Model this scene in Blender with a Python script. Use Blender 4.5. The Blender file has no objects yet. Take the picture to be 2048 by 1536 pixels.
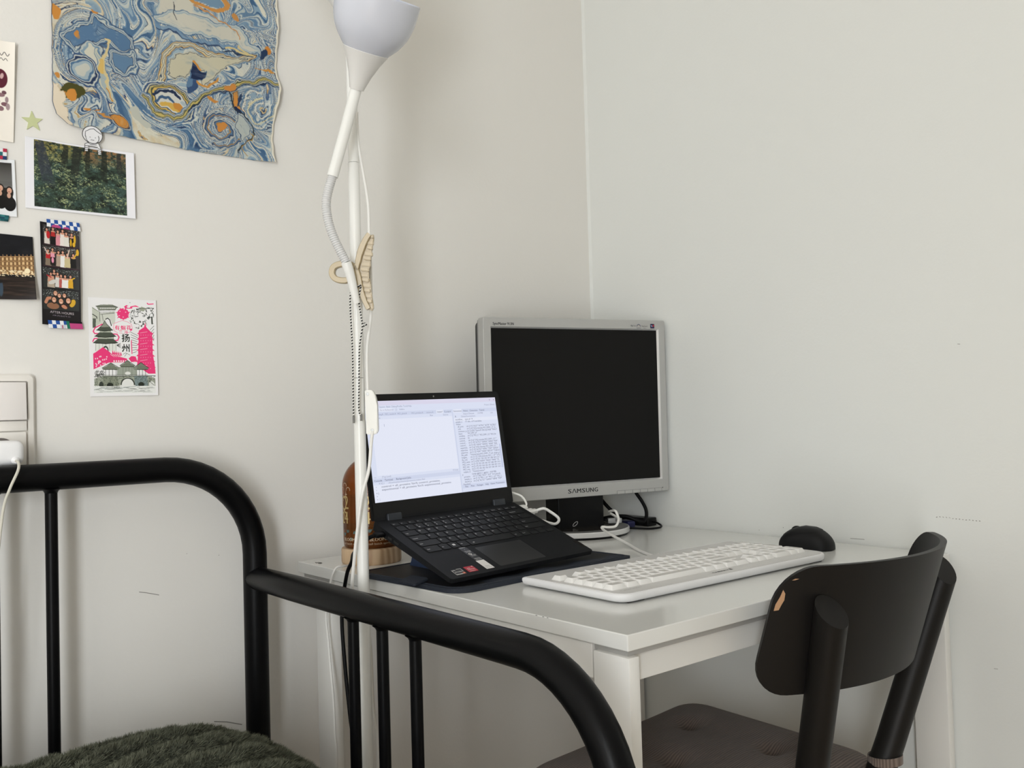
import bpy, bmesh, math, random
import numpy as np
from mathutils import Matrix, Vector, Euler

PI = math.pi
random.seed(7)
rng = np.random.default_rng(11)
SC = bpy.context.scene
COL = SC.collection

# ------------------------------------------------------------------ camera
cam_d = bpy.data.cameras.new('camera')
cam_d.sensor_width = 36.0
cam_d.lens = 1873.0 / 2048 * 36
cam_d.clip_start = 0.02
cam = bpy.data.objects.new('camera', cam_d)
COL.objects.link(cam)
yaw, pitch, roll = 0.8748, 0.0297, -0.0284
fw = Vector((math.cos(yaw) * math.cos(pitch), math.sin(yaw) * math.cos(pitch), math.sin(pitch)))
rt = fw.cross(Vector((0, 0, 1))).normalized()
up = rt.cross(fw)
r2 = math.cos(roll) * rt + math.sin(roll) * up
u2 = -math.sin(roll) * rt + math.cos(roll) * up
m = Matrix((r2, u2, -fw)).transposed().to_4x4()
m.translation = (-1.492, -1.497, 0.985)
cam.matrix_world = m
SC.camera = cam

# ------------------------------------------------------------------ world, lights, exposure
world = bpy.data.worlds.new('world')
SC.world = world
world.use_nodes = True
world.node_tree.nodes['Background'].inputs[0].default_value = (0.75, 0.86, 1.0, 1)
world.node_tree.nodes['Background'].inputs[1].default_value = 1.0

def area(name, loc, rot, sx, sy, power, color):
    d = bpy.data.lights.new(name, 'AREA')
    d.shape = 'RECTANGLE'
    d.size, d.size_y, d.energy, d.color = sx, sy, power, color
    o = bpy.data.objects.new(name, d)
    o.location, o.rotation_euler = loc, rot
    COL.objects.link(o)
    return o

# daylight entering through the window in the wall behind the camera, to the left
area('window_daylight', (-2.94, -2.58, 1.04), (PI / 2, 0, 0), 0.56, 1.66, 57, (0.94, 0.975, 1.0))
SC.view_settings.view_transform = 'Standard'
SC.view_settings.look = 'None'
SC.view_settings.gamma = 1.0
SC.view_settings.use_curve_mapping = False
SC.view_settings.exposure = 0.0
SC.cycles.max_bounces = 10
SC.cycles.diffuse_bounces = 6
SC.cycles.transmission_bounces = 8
SC.cycles.sample_clamp_indirect = 6.0

# ------------------------------------------------------------------ helpers
def s2l(c):
    c = np.asarray(c, float)
    return np.where(c <= 0.04045, c / 12.92, ((c + 0.055) / 1.055) ** 2.4)

def hexl(h):
    return tuple(float(v) for v in s2l([int(h[i:i + 2], 16) / 255 for i in (0, 2, 4)]))

def mat(name, color, rough=0.5, metal=0.0, spec=0.5, coat=0.0, noise=0.0, nscale=40, bump=0.0, bscale=200, emit=None, estr=1.0, trans=0.0, ior=1.45, sheen=0.0):
    if isinstance(color, str): color = hexl(color)
    M = bpy.data.materials.new(name)
    M.use_nodes = True
    nt = M.node_tree
    b = nt.nodes['Principled BSDF']
    b.inputs['Base Color'].default_value = (*color, 1)
    b.inputs['Roughness'].default_value = rough
    b.inputs['Metallic'].default_value = metal
    b.inputs['Specular IOR Level'].default_value = spec
    b.inputs['Coat Weight'].default_value = coat
    b.inputs['Coat Roughness'].default_value = 0.08
    b.inputs['Transmission Weight'].default_value = trans
    b.inputs['IOR'].default_value = ior
    b.inputs['Sheen Weight'].default_value = sheen
    if emit is not None:
        if isinstance(emit, str): emit = hexl(emit)
        b.inputs['Emission Color'].default_value = (*emit, 1)
        b.inputs['Emission Strength'].default_value = estr
    tc = nt.nodes.new('ShaderNodeTexCoord')
    if noise:
        n = nt.nodes.new('ShaderNodeTexNoise')
        n.inputs['Scale'].default_value = nscale
        n.inputs['Detail'].default_value = 4
        mx = nt.nodes.new('ShaderNodeMix'); mx.data_type = 'RGBA'
        mx.inputs['A'].default_value = (*[c * (1 - noise) for c in color], 1)
        mx.inputs['B'].default_value = (*[min(1, c * (1 + noise)) for c in color], 1)
        nt.links.new(tc.outputs['Object'], n.inputs['Vector'])
        nt.links.new(n.outputs['Fac'], mx.inputs['Factor'])
        nt.links.new(mx.outputs['Result'], b.inputs['Base Color'])
    if bump:
        n2 = nt.nodes.new('ShaderNodeTexNoise')
        n2.inputs['Scale'].default_value = bscale
        n2.inputs['Detail'].default_value = 3
        bp = nt.nodes.new('ShaderNodeBump')
        bp.inputs['Strength'].default_value = bump
        bp.inputs['Distance'].default_value = 0.002
        nt.links.new(tc.outputs['Object'], n2.inputs['Vector'])
        nt.links.new(n2.outputs['Fac'], bp.inputs['Height'])
        nt.links.new(bp.outputs['Normal'], b.inputs['Normal'])
    return M

def attr_mat(name, rough=0.5, spec=0.4, coat=0.0, emit=0.0):
    M = mat(name, (1, 1, 1), rough, spec=spec, coat=coat)
    nt = M.node_tree
    a = nt.nodes.new('ShaderNodeAttribute'); a.attribute_name = 'Col'
    b = nt.nodes['Principled BSDF']
    nt.links.new(a.outputs['Color'], b.inputs['Base Color'])
    return M

MW = {}
def thing(name, label, cat, loc=(0, 0, 0), rot=(0, 0, 0), group=None, kind=None):
    o = bpy.data.objects.new(name, None)
    COL.objects.link(o)
    o.empty_display_size = 0.05
    o.location = loc
    o.rotation_euler = rot
    tag(o, label, cat, group, kind)
    MW[o.name] = Matrix.Translation(loc) @ Euler(rot).to_matrix().to_4x4()
    return o

def tag(o, label=None, cat=None, group=None, kind=None):
    if label: o['label'] = label
    if cat: o['category'] = cat
    if group: o['group'] = group
    if kind: o['kind'] = kind
    return o

def root_mw(o):
    while o.parent: o = o.parent
    return MW.get(o.name, Matrix())

def obj(name, bm, mats, parent=None, world=False, smooth=True, loc=None, angle=35):
    """link a bmesh as one object; world=True: its vertices are world coordinates"""
    if world and parent is not None:
        bmesh.ops.transform(bm, matrix=root_mw(parent).inverted(), verts=bm.verts)
    me = bpy.data.meshes.new(name)
    bmesh.ops.recalc_face_normals(bm, faces=bm.faces)
    bm.to_mesh(me); bm.free()
    if not isinstance(mats, (list, tuple)): mats = [mats]
    for mm in mats: me.materials.append(mm)
    if smooth:
        me.polygons.foreach_set('use_smooth', [True] * len(me.polygons))
        try: me.set_sharp_from_angle(angle=math.radians(angle))
        except Exception: pass
    o = bpy.data.objects.new(name, me)
    COL.objects.link(o)
    if parent is not None: o.parent = parent
    if loc is not None: o.location = loc
    return o

def struct(name, bm, mats, parent=None, smooth=False):
    o = obj(name, bm, mats, parent, smooth=smooth)
    if parent is None: o['kind'] = 'structure'
    return o

def add_box(bm, c, s, M=None, bevel=0.0, seg=2, mi=0, taper=None):
    hx, hy, hz = s[0] / 2, s[1] / 2, s[2] / 2
    vs = []
    for z in (-hz, hz):
        t = taper if (taper and z > 0) else (1, 1)
        for x, y in ((-hx, -hy), (hx, -hy), (hx, hy), (-hx, hy)):
            vs.append(bm.verts.new(Vector((c[0] + x * t[0], c[1] + y * t[1], c[2] + z))))
    fs = [bm.faces.new([vs[i] for i in f]) for f in ((3, 2, 1, 0), (4, 5, 6, 7), (0, 1, 5, 4), (1, 2, 6, 5), (2, 3, 7, 6), (3, 0, 4, 7))]
    for f in fs: f.material_index = mi
    geom = vs
    if bevel:
        es = list({e for f in fs for e in f.edges})
        r = bmesh.ops.bevel(bm, geom=es, offset=bevel, segments=seg, affect='EDGES', profile=0.5, clamp_overlap=True)
        geom = list({v for f in r['faces'] for v in f.verts} | {v for v in vs if v.is_valid})
        for f in r['faces']: f.material_index = mi
    if M is not None:
        bmesh.ops.transform(bm, matrix=M, verts=geom)
    return geom

def box(c, s, **k):
    bm = bmesh.new(); add_box(bm, c, s, **k); return bm

def smooth_path(pts, n=8, closed=False):
    P = [Vector(p) for p in pts]
    if len(P) < 3 or n <= 1: return P
    out = []
    N = len(P)
    rng_i = range(N if closed else N - 1)
    for i in rng_i:
        if closed: p0, p1, p2, p3 = P[(i - 1) % N], P[i], P[(i + 1) % N], P[(i + 2) % N]
        else: p0, p1, p2, p3 = P[max(i - 1, 0)], P[i], P[i + 1], P[min(i + 2, N - 1)]
        for k in range(n):
            t = k / n
            out.append(0.5 * ((2 * p1) + (p2 - p0) * t + (2 * p0 - 5 * p1 + 4 * p2 - p3) * t * t + (3 * p1 - p0 - 3 * p2 + p3) * t ** 3))
    if not closed: out.append(P[-1])
    return out

def add_tube(bm, path, r, seg=12, cap=True, mi=0, squash=1.0, upv=None):
    """tube along a polyline; r is a number or a list of radii"""
    P = [Vector(p) for p in path]
    n = len(P)
    rings = []
    nrm = None
    for i in range(n):
        t = (P[min(i + 1, n - 1)] - P[max(i - 1, 0)])
        if t.length < 1e-9: t = Vector((0, 0, 1))
        t.normalize()
        if nrm is None:
            a = Vector(upv) if upv else (Vector((0, 0, 1)) if abs(t.z) < 0.9 else Vector((1, 0, 0)))
            nrm = (a - t * a.dot(t)).normalized()
        else:
            nrm = (nrm - t * nrm.dot(t)).normalized()
        b = t.cross(nrm)
        rr = r[i] if isinstance(r, (list, tuple)) else r
        rings.append([bm.verts.new(P[i] + (nrm * math.cos(2 * PI * k / seg) + b * squash * math.sin(2 * PI * k / seg)) * rr) for k in range(seg)])
    for a, b in zip(rings, rings[1:]):
        for k in range(seg):
            f = bm.faces.new((a[k], a[(k + 1) % seg], b[(k + 1) % seg], b[k])); f.material_index = mi
    if cap:
        for rg in (rings[0][::-1], rings[-1]):
            f = bm.faces.new(rg); f.material_index = mi
    return rings

def tube(path, r, **k):
    bm = bmesh.new(); add_tube(bm, path, r, **k); return bm

def add_lathe(bm, prof, seg=40, M=None, mi=0, cap=True):
    """prof: list of (radius, height) around z"""
    M = M or Matrix()
    rings = []
    for r, z in prof:
        if r < 1e-6: rings.append([bm.verts.new(M @ Vector((0, 0, z)))])
        else: rings.append([bm.verts.new(M @ Vector((r * math.cos(2 * PI * k / seg), r * math.sin(2 * PI * k / seg), z))) for k in range(seg)])
    for a, b in zip(rings, rings[1:]):
        if len(a) == 1 and len(b) == 1: continue
        for k in range(seg):
            k2 = (k + 1) % seg
            if len(a) == 1: f = bm.faces.new((a[0], b[k2], b[k]))
            elif len(b) == 1: f = bm.faces.new((a[k], a[k2], b[0]))
            else: f = bm.faces.new((a[k], a[k2], b[k2], b[k]))
            f.material_index = mi
    if cap:
        if len(rings[0]) > 1: bm.faces.new(rings[0][::-1]).material_index = mi
        if len(rings[-1]) > 1: bm.faces.new(rings[-1]).material_index = mi

def smooth_prof(p, n=4):
    return [(q.x, q.y) for q in smooth_path([(a, b, 0) for a, b in p], n)]

def lathe(prof, **k):
    bm = bmesh.new(); add_lathe(bm, prof, **k); return bm

def add_prism(bm, pts, z0, z1, M=None, mi=0):
    """extrude a 2D outline between two heights"""
    M = M or Matrix()
    a = [bm.verts.new(M @ Vector((x, y, z0))) for x, y in pts]
    b = [bm.verts.new(M @ Vector((x, y, z1))) for x, y in pts]
    n = len(pts)
    fs = [bm.faces.new(a[::-1]), bm.faces.new(b)]
    for i in range(n):
        fs.append(bm.faces.new((a[i], a[(i + 1) % n], b[(i + 1) % n], b[i])))
    for f in fs: f.material_index = mi
    return a, b

def prism(pts, z0, z1, **k):
    bm = bmesh.new(); add_prism(bm, pts, z0, z1, **k); return bm

def rrect(w, h, r, n=6, cx=0, cy=0):
    """rounded rectangle; r a number or four radii (bl, br, tr, tl)"""
    if not isinstance(r, (list, tuple)): r = [r] * 4
    out = []
    for (sx, sy, a0, q) in ((-1, -1, PI, r[0]), (1, -1, 1.5 * PI, r[1]), (1, 1, 0, r[2]), (-1, 1, 0.5 * PI, r[3])):
        for k in range(n + 1):
            a = a0 + PI / 2 * k / n
            out.append((cx + sx * (w / 2 - q) + q * math.cos(a), cy + sy * (h / 2 - q) + q * math.sin(a)))
    return out

def frame_M(origin, ex, ey, ez=None):
    ex, ey = Vector(ex).normalized(), Vector(ey).normalized()
    ez = Vector(ez).normalized() if ez else ex.cross(ey).normalized()
    M = Matrix((ex, ey, ez)).transposed().to_4x4()
    M.translation = Vector(origin)
    return M

_tc = {}
def glyphs(body):
    """flat outline of a string at size 1, lower left at the origin"""
    if body not in _tc:
        c = bpy.data.curves.new('text', 'FONT')
        c.body = body; c.resolution_u = 2
        o = bpy.data.objects.new('text', c)
        COL.objects.link(o)
        dg = bpy.context.evaluated_depsgraph_get()
        me = bpy.data.meshes.new_from_object(o.evaluated_get(dg))
        v = np.array([vv.co[:2] for vv in me.vertices]) if len(me.vertices) else np.zeros((0, 2))
        f = [tuple(p.vertices) for p in me.polygons]
        bpy.data.objects.remove(o); bpy.data.curves.remove(c); bpy.data.meshes.remove(me)
        _tc[body] = (v, f)
    return _tc[body]

def add_text(bm, body, x, y, size, M, width=None, align='l', bold=0.0, mi=0, z=0.0, shear=0.0):
    v, f = glyphs(body)
    if not len(v): return
    x0, x1 = v[:, 0].min(), v[:, 0].max()
    sx = size
    if width: sx = width / max(1e-6, (x1 - x0))
    off = {'l': -x0, 'c': -(x0 + x1) / 2, 'r': -x1}[align]
    for dx in ((0.0,) if not bold else (-bold, bold)):
        vs = [bm.verts.new(M @ Vector((x + (a + off) * sx + dx + shear * b * size, y + b * size, z + (0.00003 if dx > 0 else 0)))) for a, b in v]
        for q in f:
            try: bm.faces.new([vs[i] for i in q]).material_index = mi
            except ValueError: pass

# ---- raster pictures drawn in code and carried by a colour attribute on a fine grid
def rgb(h): return np.array([int(h[i:i + 2], 16) / 255 for i in (0, 2, 4)])
class Pic:
    def __init__(s, w, h, bg, step=1.0):
        s.nx, s.ny = int(w / step) + 1, int(h / step) + 1
        s.X, s.Y = np.meshgrid(np.linspace(0, w, s.nx), np.linspace(0, h, s.ny))
        s.a = np.empty((s.ny, s.nx, 3)); s.a[:] = rgb(bg); s.step = step
    def put(s, mask, col, al=1.0):
        c = rgb(col) if isinstance(col, str) else np.asarray(col)
        mk = (mask * al)[..., None]
        s.a = s.a * (1 - mk) + c * mk
    def ell(s, cx, cy, rx, ry, col, rot=0, al=1.0, ring=None):
        c, q = math.cos(rot), math.sin(rot)
        dx, dy = s.X - cx, s.Y - cy
        d = np.sqrt(((dx * c + dy * q) / rx) ** 2 + ((-dx * q + dy * c) / ry) ** 2)
        if ring: mk = np.clip(0.5 + (ring / 2 - abs(d - 1) * min(rx, ry)) / s.step, 0, 1)
        else: mk = np.clip(0.5 + (1 - d) * min(rx, ry) / s.step, 0, 1)
        s.put(mk, col, al)
    def pmask(s, pts):
        P = np.asarray(pts, float)
        inside = np.zeros(s.X.shape, bool)
        n = len(P)
        for i in range(n):
            (x1, y1), (x2, y2) = P[i], P[(i + 1) % n]
            if y1 == y2: continue
            cond = ((s.Y >= min(y1, y2)) & (s.Y < max(y1, y2)))
            xi = x1 + (s.Y - y1) * (x2 - x1) / (y2 - y1)
            inside ^= cond & (s.X < xi)
        return inside.astype(float)
    def poly(s, pts, col, al=1.0): s.put(s.pmask(pts), col, al)
    def rect(s, x0, y0, x1, y1, col, al=1.0): s.put(((s.X >= x0) & (s.X <= x1) & (s.Y >= y0) & (s.Y <= y1)).astype(float), col, al)
    def line(s, pts, w, col, al=1.0):
        D = np.full(s.X.shape, 1e9)
        for (x1, y1), (x2, y2) in zip(pts, pts[1:]):
            L = (x2 - x1) ** 2 + (y2 - y1) ** 2 + 1e-9
            t = np.clip(((s.X - x1) * (x2 - x1) + (s.Y - y1) * (y2 - y1)) / L, 0, 1)
            D = np.minimum(D, np.hypot(s.X - x1 - t * (x2 - x1), s.Y - y1 - t * (y2 - y1)))
        s.put(np.clip(0.5 + (w / 2 - D) / s.step, 0, 1), col, al)
    def text(s, body, x, y, size, col, width=None, align='l', al=1.0):
        """string with its lower left at x,y (y runs down)"""
        v, f = glyphs(body)
        if not len(v): return
        x0, x1 = v[:, 0].min(), v[:, 0].max()
        sx = (width / (x1 - x0)) if width else size
        off = {'l': -x0, 'c': -(x0 + x1) / 2}[align]
        mk = np.zeros(s.X.shape)
        for q in f:
            P = [(x + (v[i, 0] + off) * sx, y - v[i, 1] * size) for i in q]
            xs = [p[0] for p in P]; ys = [p[1] for p in P]
            i0, i1 = max(0, int(min(xs) / s.step) - 1), min(s.nx, int(max(xs) / s.step) + 3)
            j0, j1 = max(0, int(min(ys) / s.step) - 1), min(s.ny, int(max(ys) / s.step) + 3)
            if i1 <= i0 or j1 <= j0: continue
            sub = Pic.__new__(Pic); sub.X, sub.Y = s.X[j0:j1, i0:i1], s.Y[j0:j1, i0:i1]
            mk[j0:j1, i0:i1] = np.maximum(mk[j0:j1, i0:i1], sub.pmask(P))
        s.put(mk, col, al)

_perm = rng.random((256, 256))
def vnoise(x, y):
    xi, yi = np.floor(x).astype(int), np.floor(y).astype(int)
    fx, fy = x - xi, y - yi
    fx, fy = fx * fx * fx * (fx * (fx * 6 - 15) + 10), fy * fy * fy * (fy * (fy * 6 - 15) + 10)
    g = lambda a, b: _perm[a % 256, b % 256]
    return (g(xi, yi) * (1 - fx) + g(xi + 1, yi) * fx) * (1 - fy) + (g(xi, yi + 1) * (1 - fx) + g(xi + 1, yi + 1) * fx) * fy
def fbm(x, y, o=4, p=0.5):
    t, a, n = 0, 1, 0
    for k in range(o):
        t = t + a * vnoise(x * 2 ** k + 17.3 * k, y * 2 ** k + 5.1 * k); n += a; a *= p
    return t / n

def paper(name, pic, mp, material, parent=None, thick=0.0006, gain=1.0):
    """sheet hung on the wall behind it: mp(u, v) gives x, y, z arrays for u, v in 0..1 (v runs down)"""
    ny, nx = pic.a.shape[:2]
    U, V = np.meshgrid(np.linspace(0, 1, nx), np.linspace(0, 1, ny))
    x, y, z = mp(U, V)
    co = np.stack([x, y, z], -1).reshape(-1, 3)
    idx = np.arange(ny * nx).reshape(ny, nx)
    q = np.stack([idx[:-1, :-1], idx[1:, :-1], idx[1:, 1:], idx[:-1, 1:]], -1).reshape(-1, 4)
    col = s2l(np.clip(pic.a, 0, 1)).reshape(-1, 3) * gain
    # rim and back, so the sheet has a thickness
    loop = np.concatenate([idx[0, :-1], idx[:-1, -1], idx[-1, :0:-1], idx[:0:-1, 0]])
    n0 = len(co)
    bk = co[loop].copy(); bk[:, 1] += thick
    n = len(loop)
    k = np.arange(n); k2 = (k + 1) % n
    rim = np.stack([loop[k], loop[k2], n0 + k2, n0 + k], -1)
    co = np.concatenate([co, bk]); col = np.concatenate([col, col[loop]])
    faces = np.concatenate([q, rim])
    if parent is not None:
        Mi = np.array(root_mw(parent).inverted())
        co = co @ Mi[:3, :3].T + Mi[:3, 3]
    me = bpy.data.meshes.new(name)
    me.vertices.add(len(co)); me.vertices.foreach_set('co', co.ravel())
    me.loops.add(faces.size); me.loops.foreach_set('vertex_index', faces.ravel())
    me.polygons.add(len(faces)); me.polygons.foreach_set('loop_start', np.arange(len(faces)) * 4)
    me.polygons.foreach_set('use_smooth', np.ones(len(faces), bool))
    me.update(calc_edges=True)
    at = me.color_attributes.new('Col', 'FLOAT_COLOR', 'POINT')
    at.data.foreach_set('color', np.concatenate([col, np.ones((len(col), 1))], 1).ravel())
    me.materials.append(material)
    o = bpy.data.objects.new(name, me)
    COL.objects.link(o)
    if parent is not None: o.parent = parent
    return o

def quad_map(TL, TR, BR, BL, y0=-0.0012, curl=None):
    def mp(u, v):
        x = (TL[0] * (1 - u) + TR[0] * u) * (1 - v) + (BL[0] * (1 - u) + BR[0] * u) * v
        z = (TL[1] * (1 - u) + TR[1] * u) * (1 - v) + (BL[1] * (1 - u) + BR[1] * u) * v
        y = np.full_like(x, y0)
        if curl is not None: y = y - curl(u, v)
        return x, y, z
    return mp

# ------------------------------------------------------------------ materials
M_wall = mat('wall_paint', (0.79, 0.772, 0.735), 0.75, spec=0.25, bump=0.10, bscale=160)
M_wallb = mat('wall_paint_right', (0.775, 0.788, 0.765), 0.7, spec=0.3, bump=0.10, bscale=160)
M_ceil = mat('ceiling_paint', (0.85, 0.84, 0.82), 0.8)
M_trim = mat('trim_paint', (0.82, 0.81, 0.78), 0.4)
M_scuff = mat('scuff', (0.28, 0.27, 0.25), 0.8)
M_black = mat('black_powder_coat', (0.0032, 0.0032, 0.0035), 0.36, spec=0.14, bump=0.05, bscale=500)
M_lamp = mat('white_lamp_metal', (0.82, 0.82, 0.79), 0.28, spec=0.5)
M_lampgrey = mat('flex_metal', (0.62, 0.62, 0.62), 0.35, metal=0.3)
M_desk = mat('white_desk_foil', (0.75, 0.75, 0.725), 0.22, spec=0.5, coat=0.35)
M_deskleg = mat('white_desk_leg', (0.76, 0.75, 0.72), 0.38)
M_dark = mat('dark_gap', (0.03, 0.03, 0.03), 0.7)
M_gapshade = mat('gap_shade_grey', (0.38, 0.37, 0.35), 0.6)  # grey stands in for the shade in the gap under the desk top
M_lap = mat('laptop_charcoal', (0.0090, 0.0095, 0.0108), 0.5, spec=0.14, bump=0.04, bscale=900)
M_key = mat('laptop_key', (0.012, 0.0125, 0.0135), 0.5, spec=0.25)
M_bezel = mat('laptop_bezel', (0.0085, 0.0085, 0.0085), 0.4, spec=0.2)
M_hinge = mat('laptop_hinge', (0.03, 0.034, 0.042), 0.4, metal=0.4)
M_legend = mat('key_legend', (0.75, 0.75, 0.75), 0.6)
M_silver = mat('silver_plastic', (0.46, 0.46, 0.45), 0.38, metal=0.25, spec=0.5)
M_silver2 = mat('silver_side', (0.30, 0.30, 0.30), 0.4, metal=0.2)
M_chrome = mat('bright_silver', (0.75, 0.75, 0.75), 0.3, metal=0.4)
M_gloss = mat('black_plastic', (0.0045, 0.0045, 0.005), 0.32, spec=0.2)
M_panel = mat('monitor_panel', (0.0095, 0.0092, 0.0088), 0.45, spec=0.12)
M_navy = mat('navy_fabric', (0.018, 0.023, 0.036), 0.7, bump=0.3, bscale=700)
M_navy2 = mat('navy_flap', (0.014, 0.03, 0.075), 0.6)
M_mat = mat('black_mat_face', (0.008, 0.008, 0.009), 0.55)
M_kb = mat('keyboard_white', (0.80, 0.80, 0.81), 0.4)
M_kbtop = mat('keyboard_grey', (0.62, 0.61, 0.60), 0.45)
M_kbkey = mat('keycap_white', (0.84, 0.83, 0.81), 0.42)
M_print = mat('dark_print', (0.03, 0.03, 0.03), 0.6)
M_printg = mat('grey_print', (0.2, 0.2, 0.2), 0.6)
M_mouse = mat('mouse_black', (0.007, 0.007, 0.0075), 0.5, spec=0.25)
M_cordw = mat('white_cord', (0.80, 0.79, 0.76), 0.4)
M_cordb = mat('black_cord', (0.0045, 0.0045, 0.005), 0.45, spec=0.15)
M_switch = mat('switch_plastic', (0.80, 0.79, 0.74), 0.35)
M_screw = mat('screw_metal', (0.25, 0.25, 0.24), 0.35, metal=0.7)
M_shade = mat('lamp_shade_plastic', (0.60, 0.62, 0.69), 0.18, spec=0.5)
M_socket = mat('lamp_socket_plastic', (0.74, 0.73, 0.71), 0.35)
M_clip = mat('hair_clip_beige', (0.50, 0.405, 0.255), 0.28)
M_chair = mat('chair_black_paint', (0.0075, 0.0065, 0.0058), 0.46, spec=0.28)
M_chip = mat('bare_wood', (0.45, 0.26, 0.14), 0.6)
M_plate = mat('switch_plate', (0.80, 0.77, 0.72), 0.35)
M_rocker = mat('rocker_plastic', (0.80, 0.765, 0.74), 0.35)
M_charger = mat('charger_white', (0.86, 0.86, 0.87), 0.3)
M_clear = mat('clear_plastic', (0.75, 0.77, 0.78), 0.2, trans=0.5)
M_blue = mat('blue_plug', (0.01, 0.012, 0.06), 0.4)
M_red = mat('sticker_red', (0.42, 0.012, 0.03), 0.4)
M_stwhite = mat('sticker_white', (0.72, 0.70, 0.68), 0.5)
M_stblack = mat('sticker_black', (0.006, 0.006, 0.006), 0.4)
M_orange = mat('sticker_orange', (0.6, 0.12, 0.05), 0.5)
M_printmat = attr_mat('printed_paper', 0.6, 0.25)
M_photomat = attr_mat('glossy_photo', 0.35, 0.4)
M_paperback = mat('paper_white', (0.80, 0.80, 0.82), 0.6)
M_star = mat('star_green', (0.56, 0.60, 0.33), 0.5)

# wood base with rings of grain
def wood_mat():
    M = mat('turned_beech', (0.55, 0.36, 0.20), 0.5)
    nt = M.node_tree; b = nt.nodes['Principled BSDF']
    tc = nt.nodes.new('ShaderNodeTexCoord')
    mp = nt.nodes.new('ShaderNodeMapping'); mp.inputs['Scale'].default_value = (1.0, 1.0, 0.25)
    w = nt.nodes.new('ShaderNodeTexWave'); w.inputs['Scale'].default_value = 22; w.inputs['Distortion'].default_value = 7
    w.inputs['Detail'].default_value = 2; w.inputs['Detail Scale'].default_value = 1.2
    cr = nt.nodes.new('ShaderNodeValToRGB')
    cr.color_ramp.elements[0].color = (0.40, 0.255, 0.145, 1); cr.color_ramp.elements[1].color = (0.60, 0.43, 0.27, 1)
    nt.links.new(tc.outputs['Object'], mp.inputs['Vector']); nt.links.new(mp.outputs[0], w.inputs['Vector'])
    nt.links.new(w.outputs['Fac'], cr.inputs[0]); nt.links.new(cr.outputs[0], b.inputs['Base Color'])
    return M
M_wood = wood_mat()

def amber_mat():
    M = mat('amber_glass', (0.66, 0.27, 0.07), 0.08, trans=0.90, ior=1.25)
    return M
M_amber = amber_mat()
M_gold = mat('gold_print', (0.46, 0.33, 0.13), 0.4, metal=0.2)
M_cream = mat('cream_print', (0.46, 0.35, 0.23), 0.5)
M_teal = mat('teal_print', (0.06, 0.11, 0.10), 0.5)
M_brownp = mat('brown_print', (0.05, 0.02, 0.01), 0.5)

def cushion_mat():
    M = mat('taupe_ribbed_cotton', (0.088, 0.070, 0.060), 0.85, sheen=0.15)
    nt = M.node_tree; b = nt.nodes['Principled BSDF']
    tc = nt.nodes.new('ShaderNodeTexCoord')
    w = nt.nodes.new('ShaderNodeTexWave'); w.bands_direction = 'Y'
    w.inputs['Scale'].default_value = 75; w.inputs['Distortion'].default_value = 1.2; w.inputs['Detail Scale'].default_value = 0.6
    cr = nt.nodes.new('ShaderNodeValToRGB')
    cr.color_ramp.elements[0].color = (0.115, 0.085, 0.070, 1); cr.color_ramp.elements[1].color = (0.215, 0.165, 0.138, 1)
    bp = nt.nodes.new('ShaderNodeBump'); bp.inputs['Strength'].default_value = 0.5; bp.inputs['Distance'].default_value = 0.0015
    nt.links.new(tc.outputs['Object'], w.inputs['Vector'])
    nt.links.new(w.outputs['Fac'], cr.inputs[0]); nt.links.new(cr.outputs[0], b.inputs['Base Color'])
    nt.links.new(w.outputs['Fac'], bp.inputs['Height']); nt.links.new(bp.outputs['Normal'], b.inputs['Normal'])
    return M
M_cush = cushion_mat()

def floor_mat():
    M = mat('oak_boards', (0.36, 0.24, 0.14), 0.45, noise=0.18, nscale=8)
    return M
M_floor = floor_mat()
M_board = [mat('oak_board', c, 0.42, noise=0.15, nscale=14) for c in ((0.52, 0.41, 0.29), (0.56, 0.45, 0.33), (0.49, 0.38, 0.265))]

# ------------------------------------------------------------------ room shell
RX0, RY0, H = -3.55, -2.64, 2.50
T = 0.12
struct('floor', box(((RX0) / 2, RY0 / 2, -0.06), (-RX0 + 2 * T, -RY0 + 2 * T, 0.08)), M_floor)
floor = bpy.data.objects['floor']
board_me = []
for k in range(3):
    bm = box((0, 0, 0), (1.02, 0.118, 0.018), bevel=0.002, seg=1)
    o = obj('floor_board', bm, M_board[k], floor, smooth=False)
    board_me.append(o)
first = list(board_me)
ib = 0
for r in range(22):
    y = -0.06 - r * 0.12
    off = (r * 0.37) % 1.0
    for c in range(6):
        x0, x1 = max(RX0, RX0 - off + c * 1.024), min(0.0, RX0 - off + (c + 1) * 1.024)
        if x1 - x0 < 0.05: continue
        if ib < 3: o = first[ib]
        else:
            o = first[(r * 7 + c * 3) % 3].copy(); COL.objects.link(o)
        o.location = ((x0 + x1) / 2, y, -0.011)
        o.scale = ((x1 - x0 - 0.003) / 1.02, 1, 1)
        ib += 1
struct('ceiling', box((RX0 / 2, RY0 / 2, H + 0.05), (-RX0 + 2 * T, -RY0 + 2 * T, 0.10)), M_ceil)
struct('wall_back', box((RX0 / 2, T / 2, H / 2), (-RX0 + 2 * T, T, H + 0.0)), M_wall)
struct('wall_right', box((T / 2, RY0 / 2, H / 2), (T, -RY0, H)), M_wallb)
wback, wright = bpy.data.objects['wall_back'], bpy.data.objects['wall_right']
struct('wall_left', box((RX0 - T / 2, RY0 / 2, H / 2), (T, -RY0, H)), M_wall)
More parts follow.
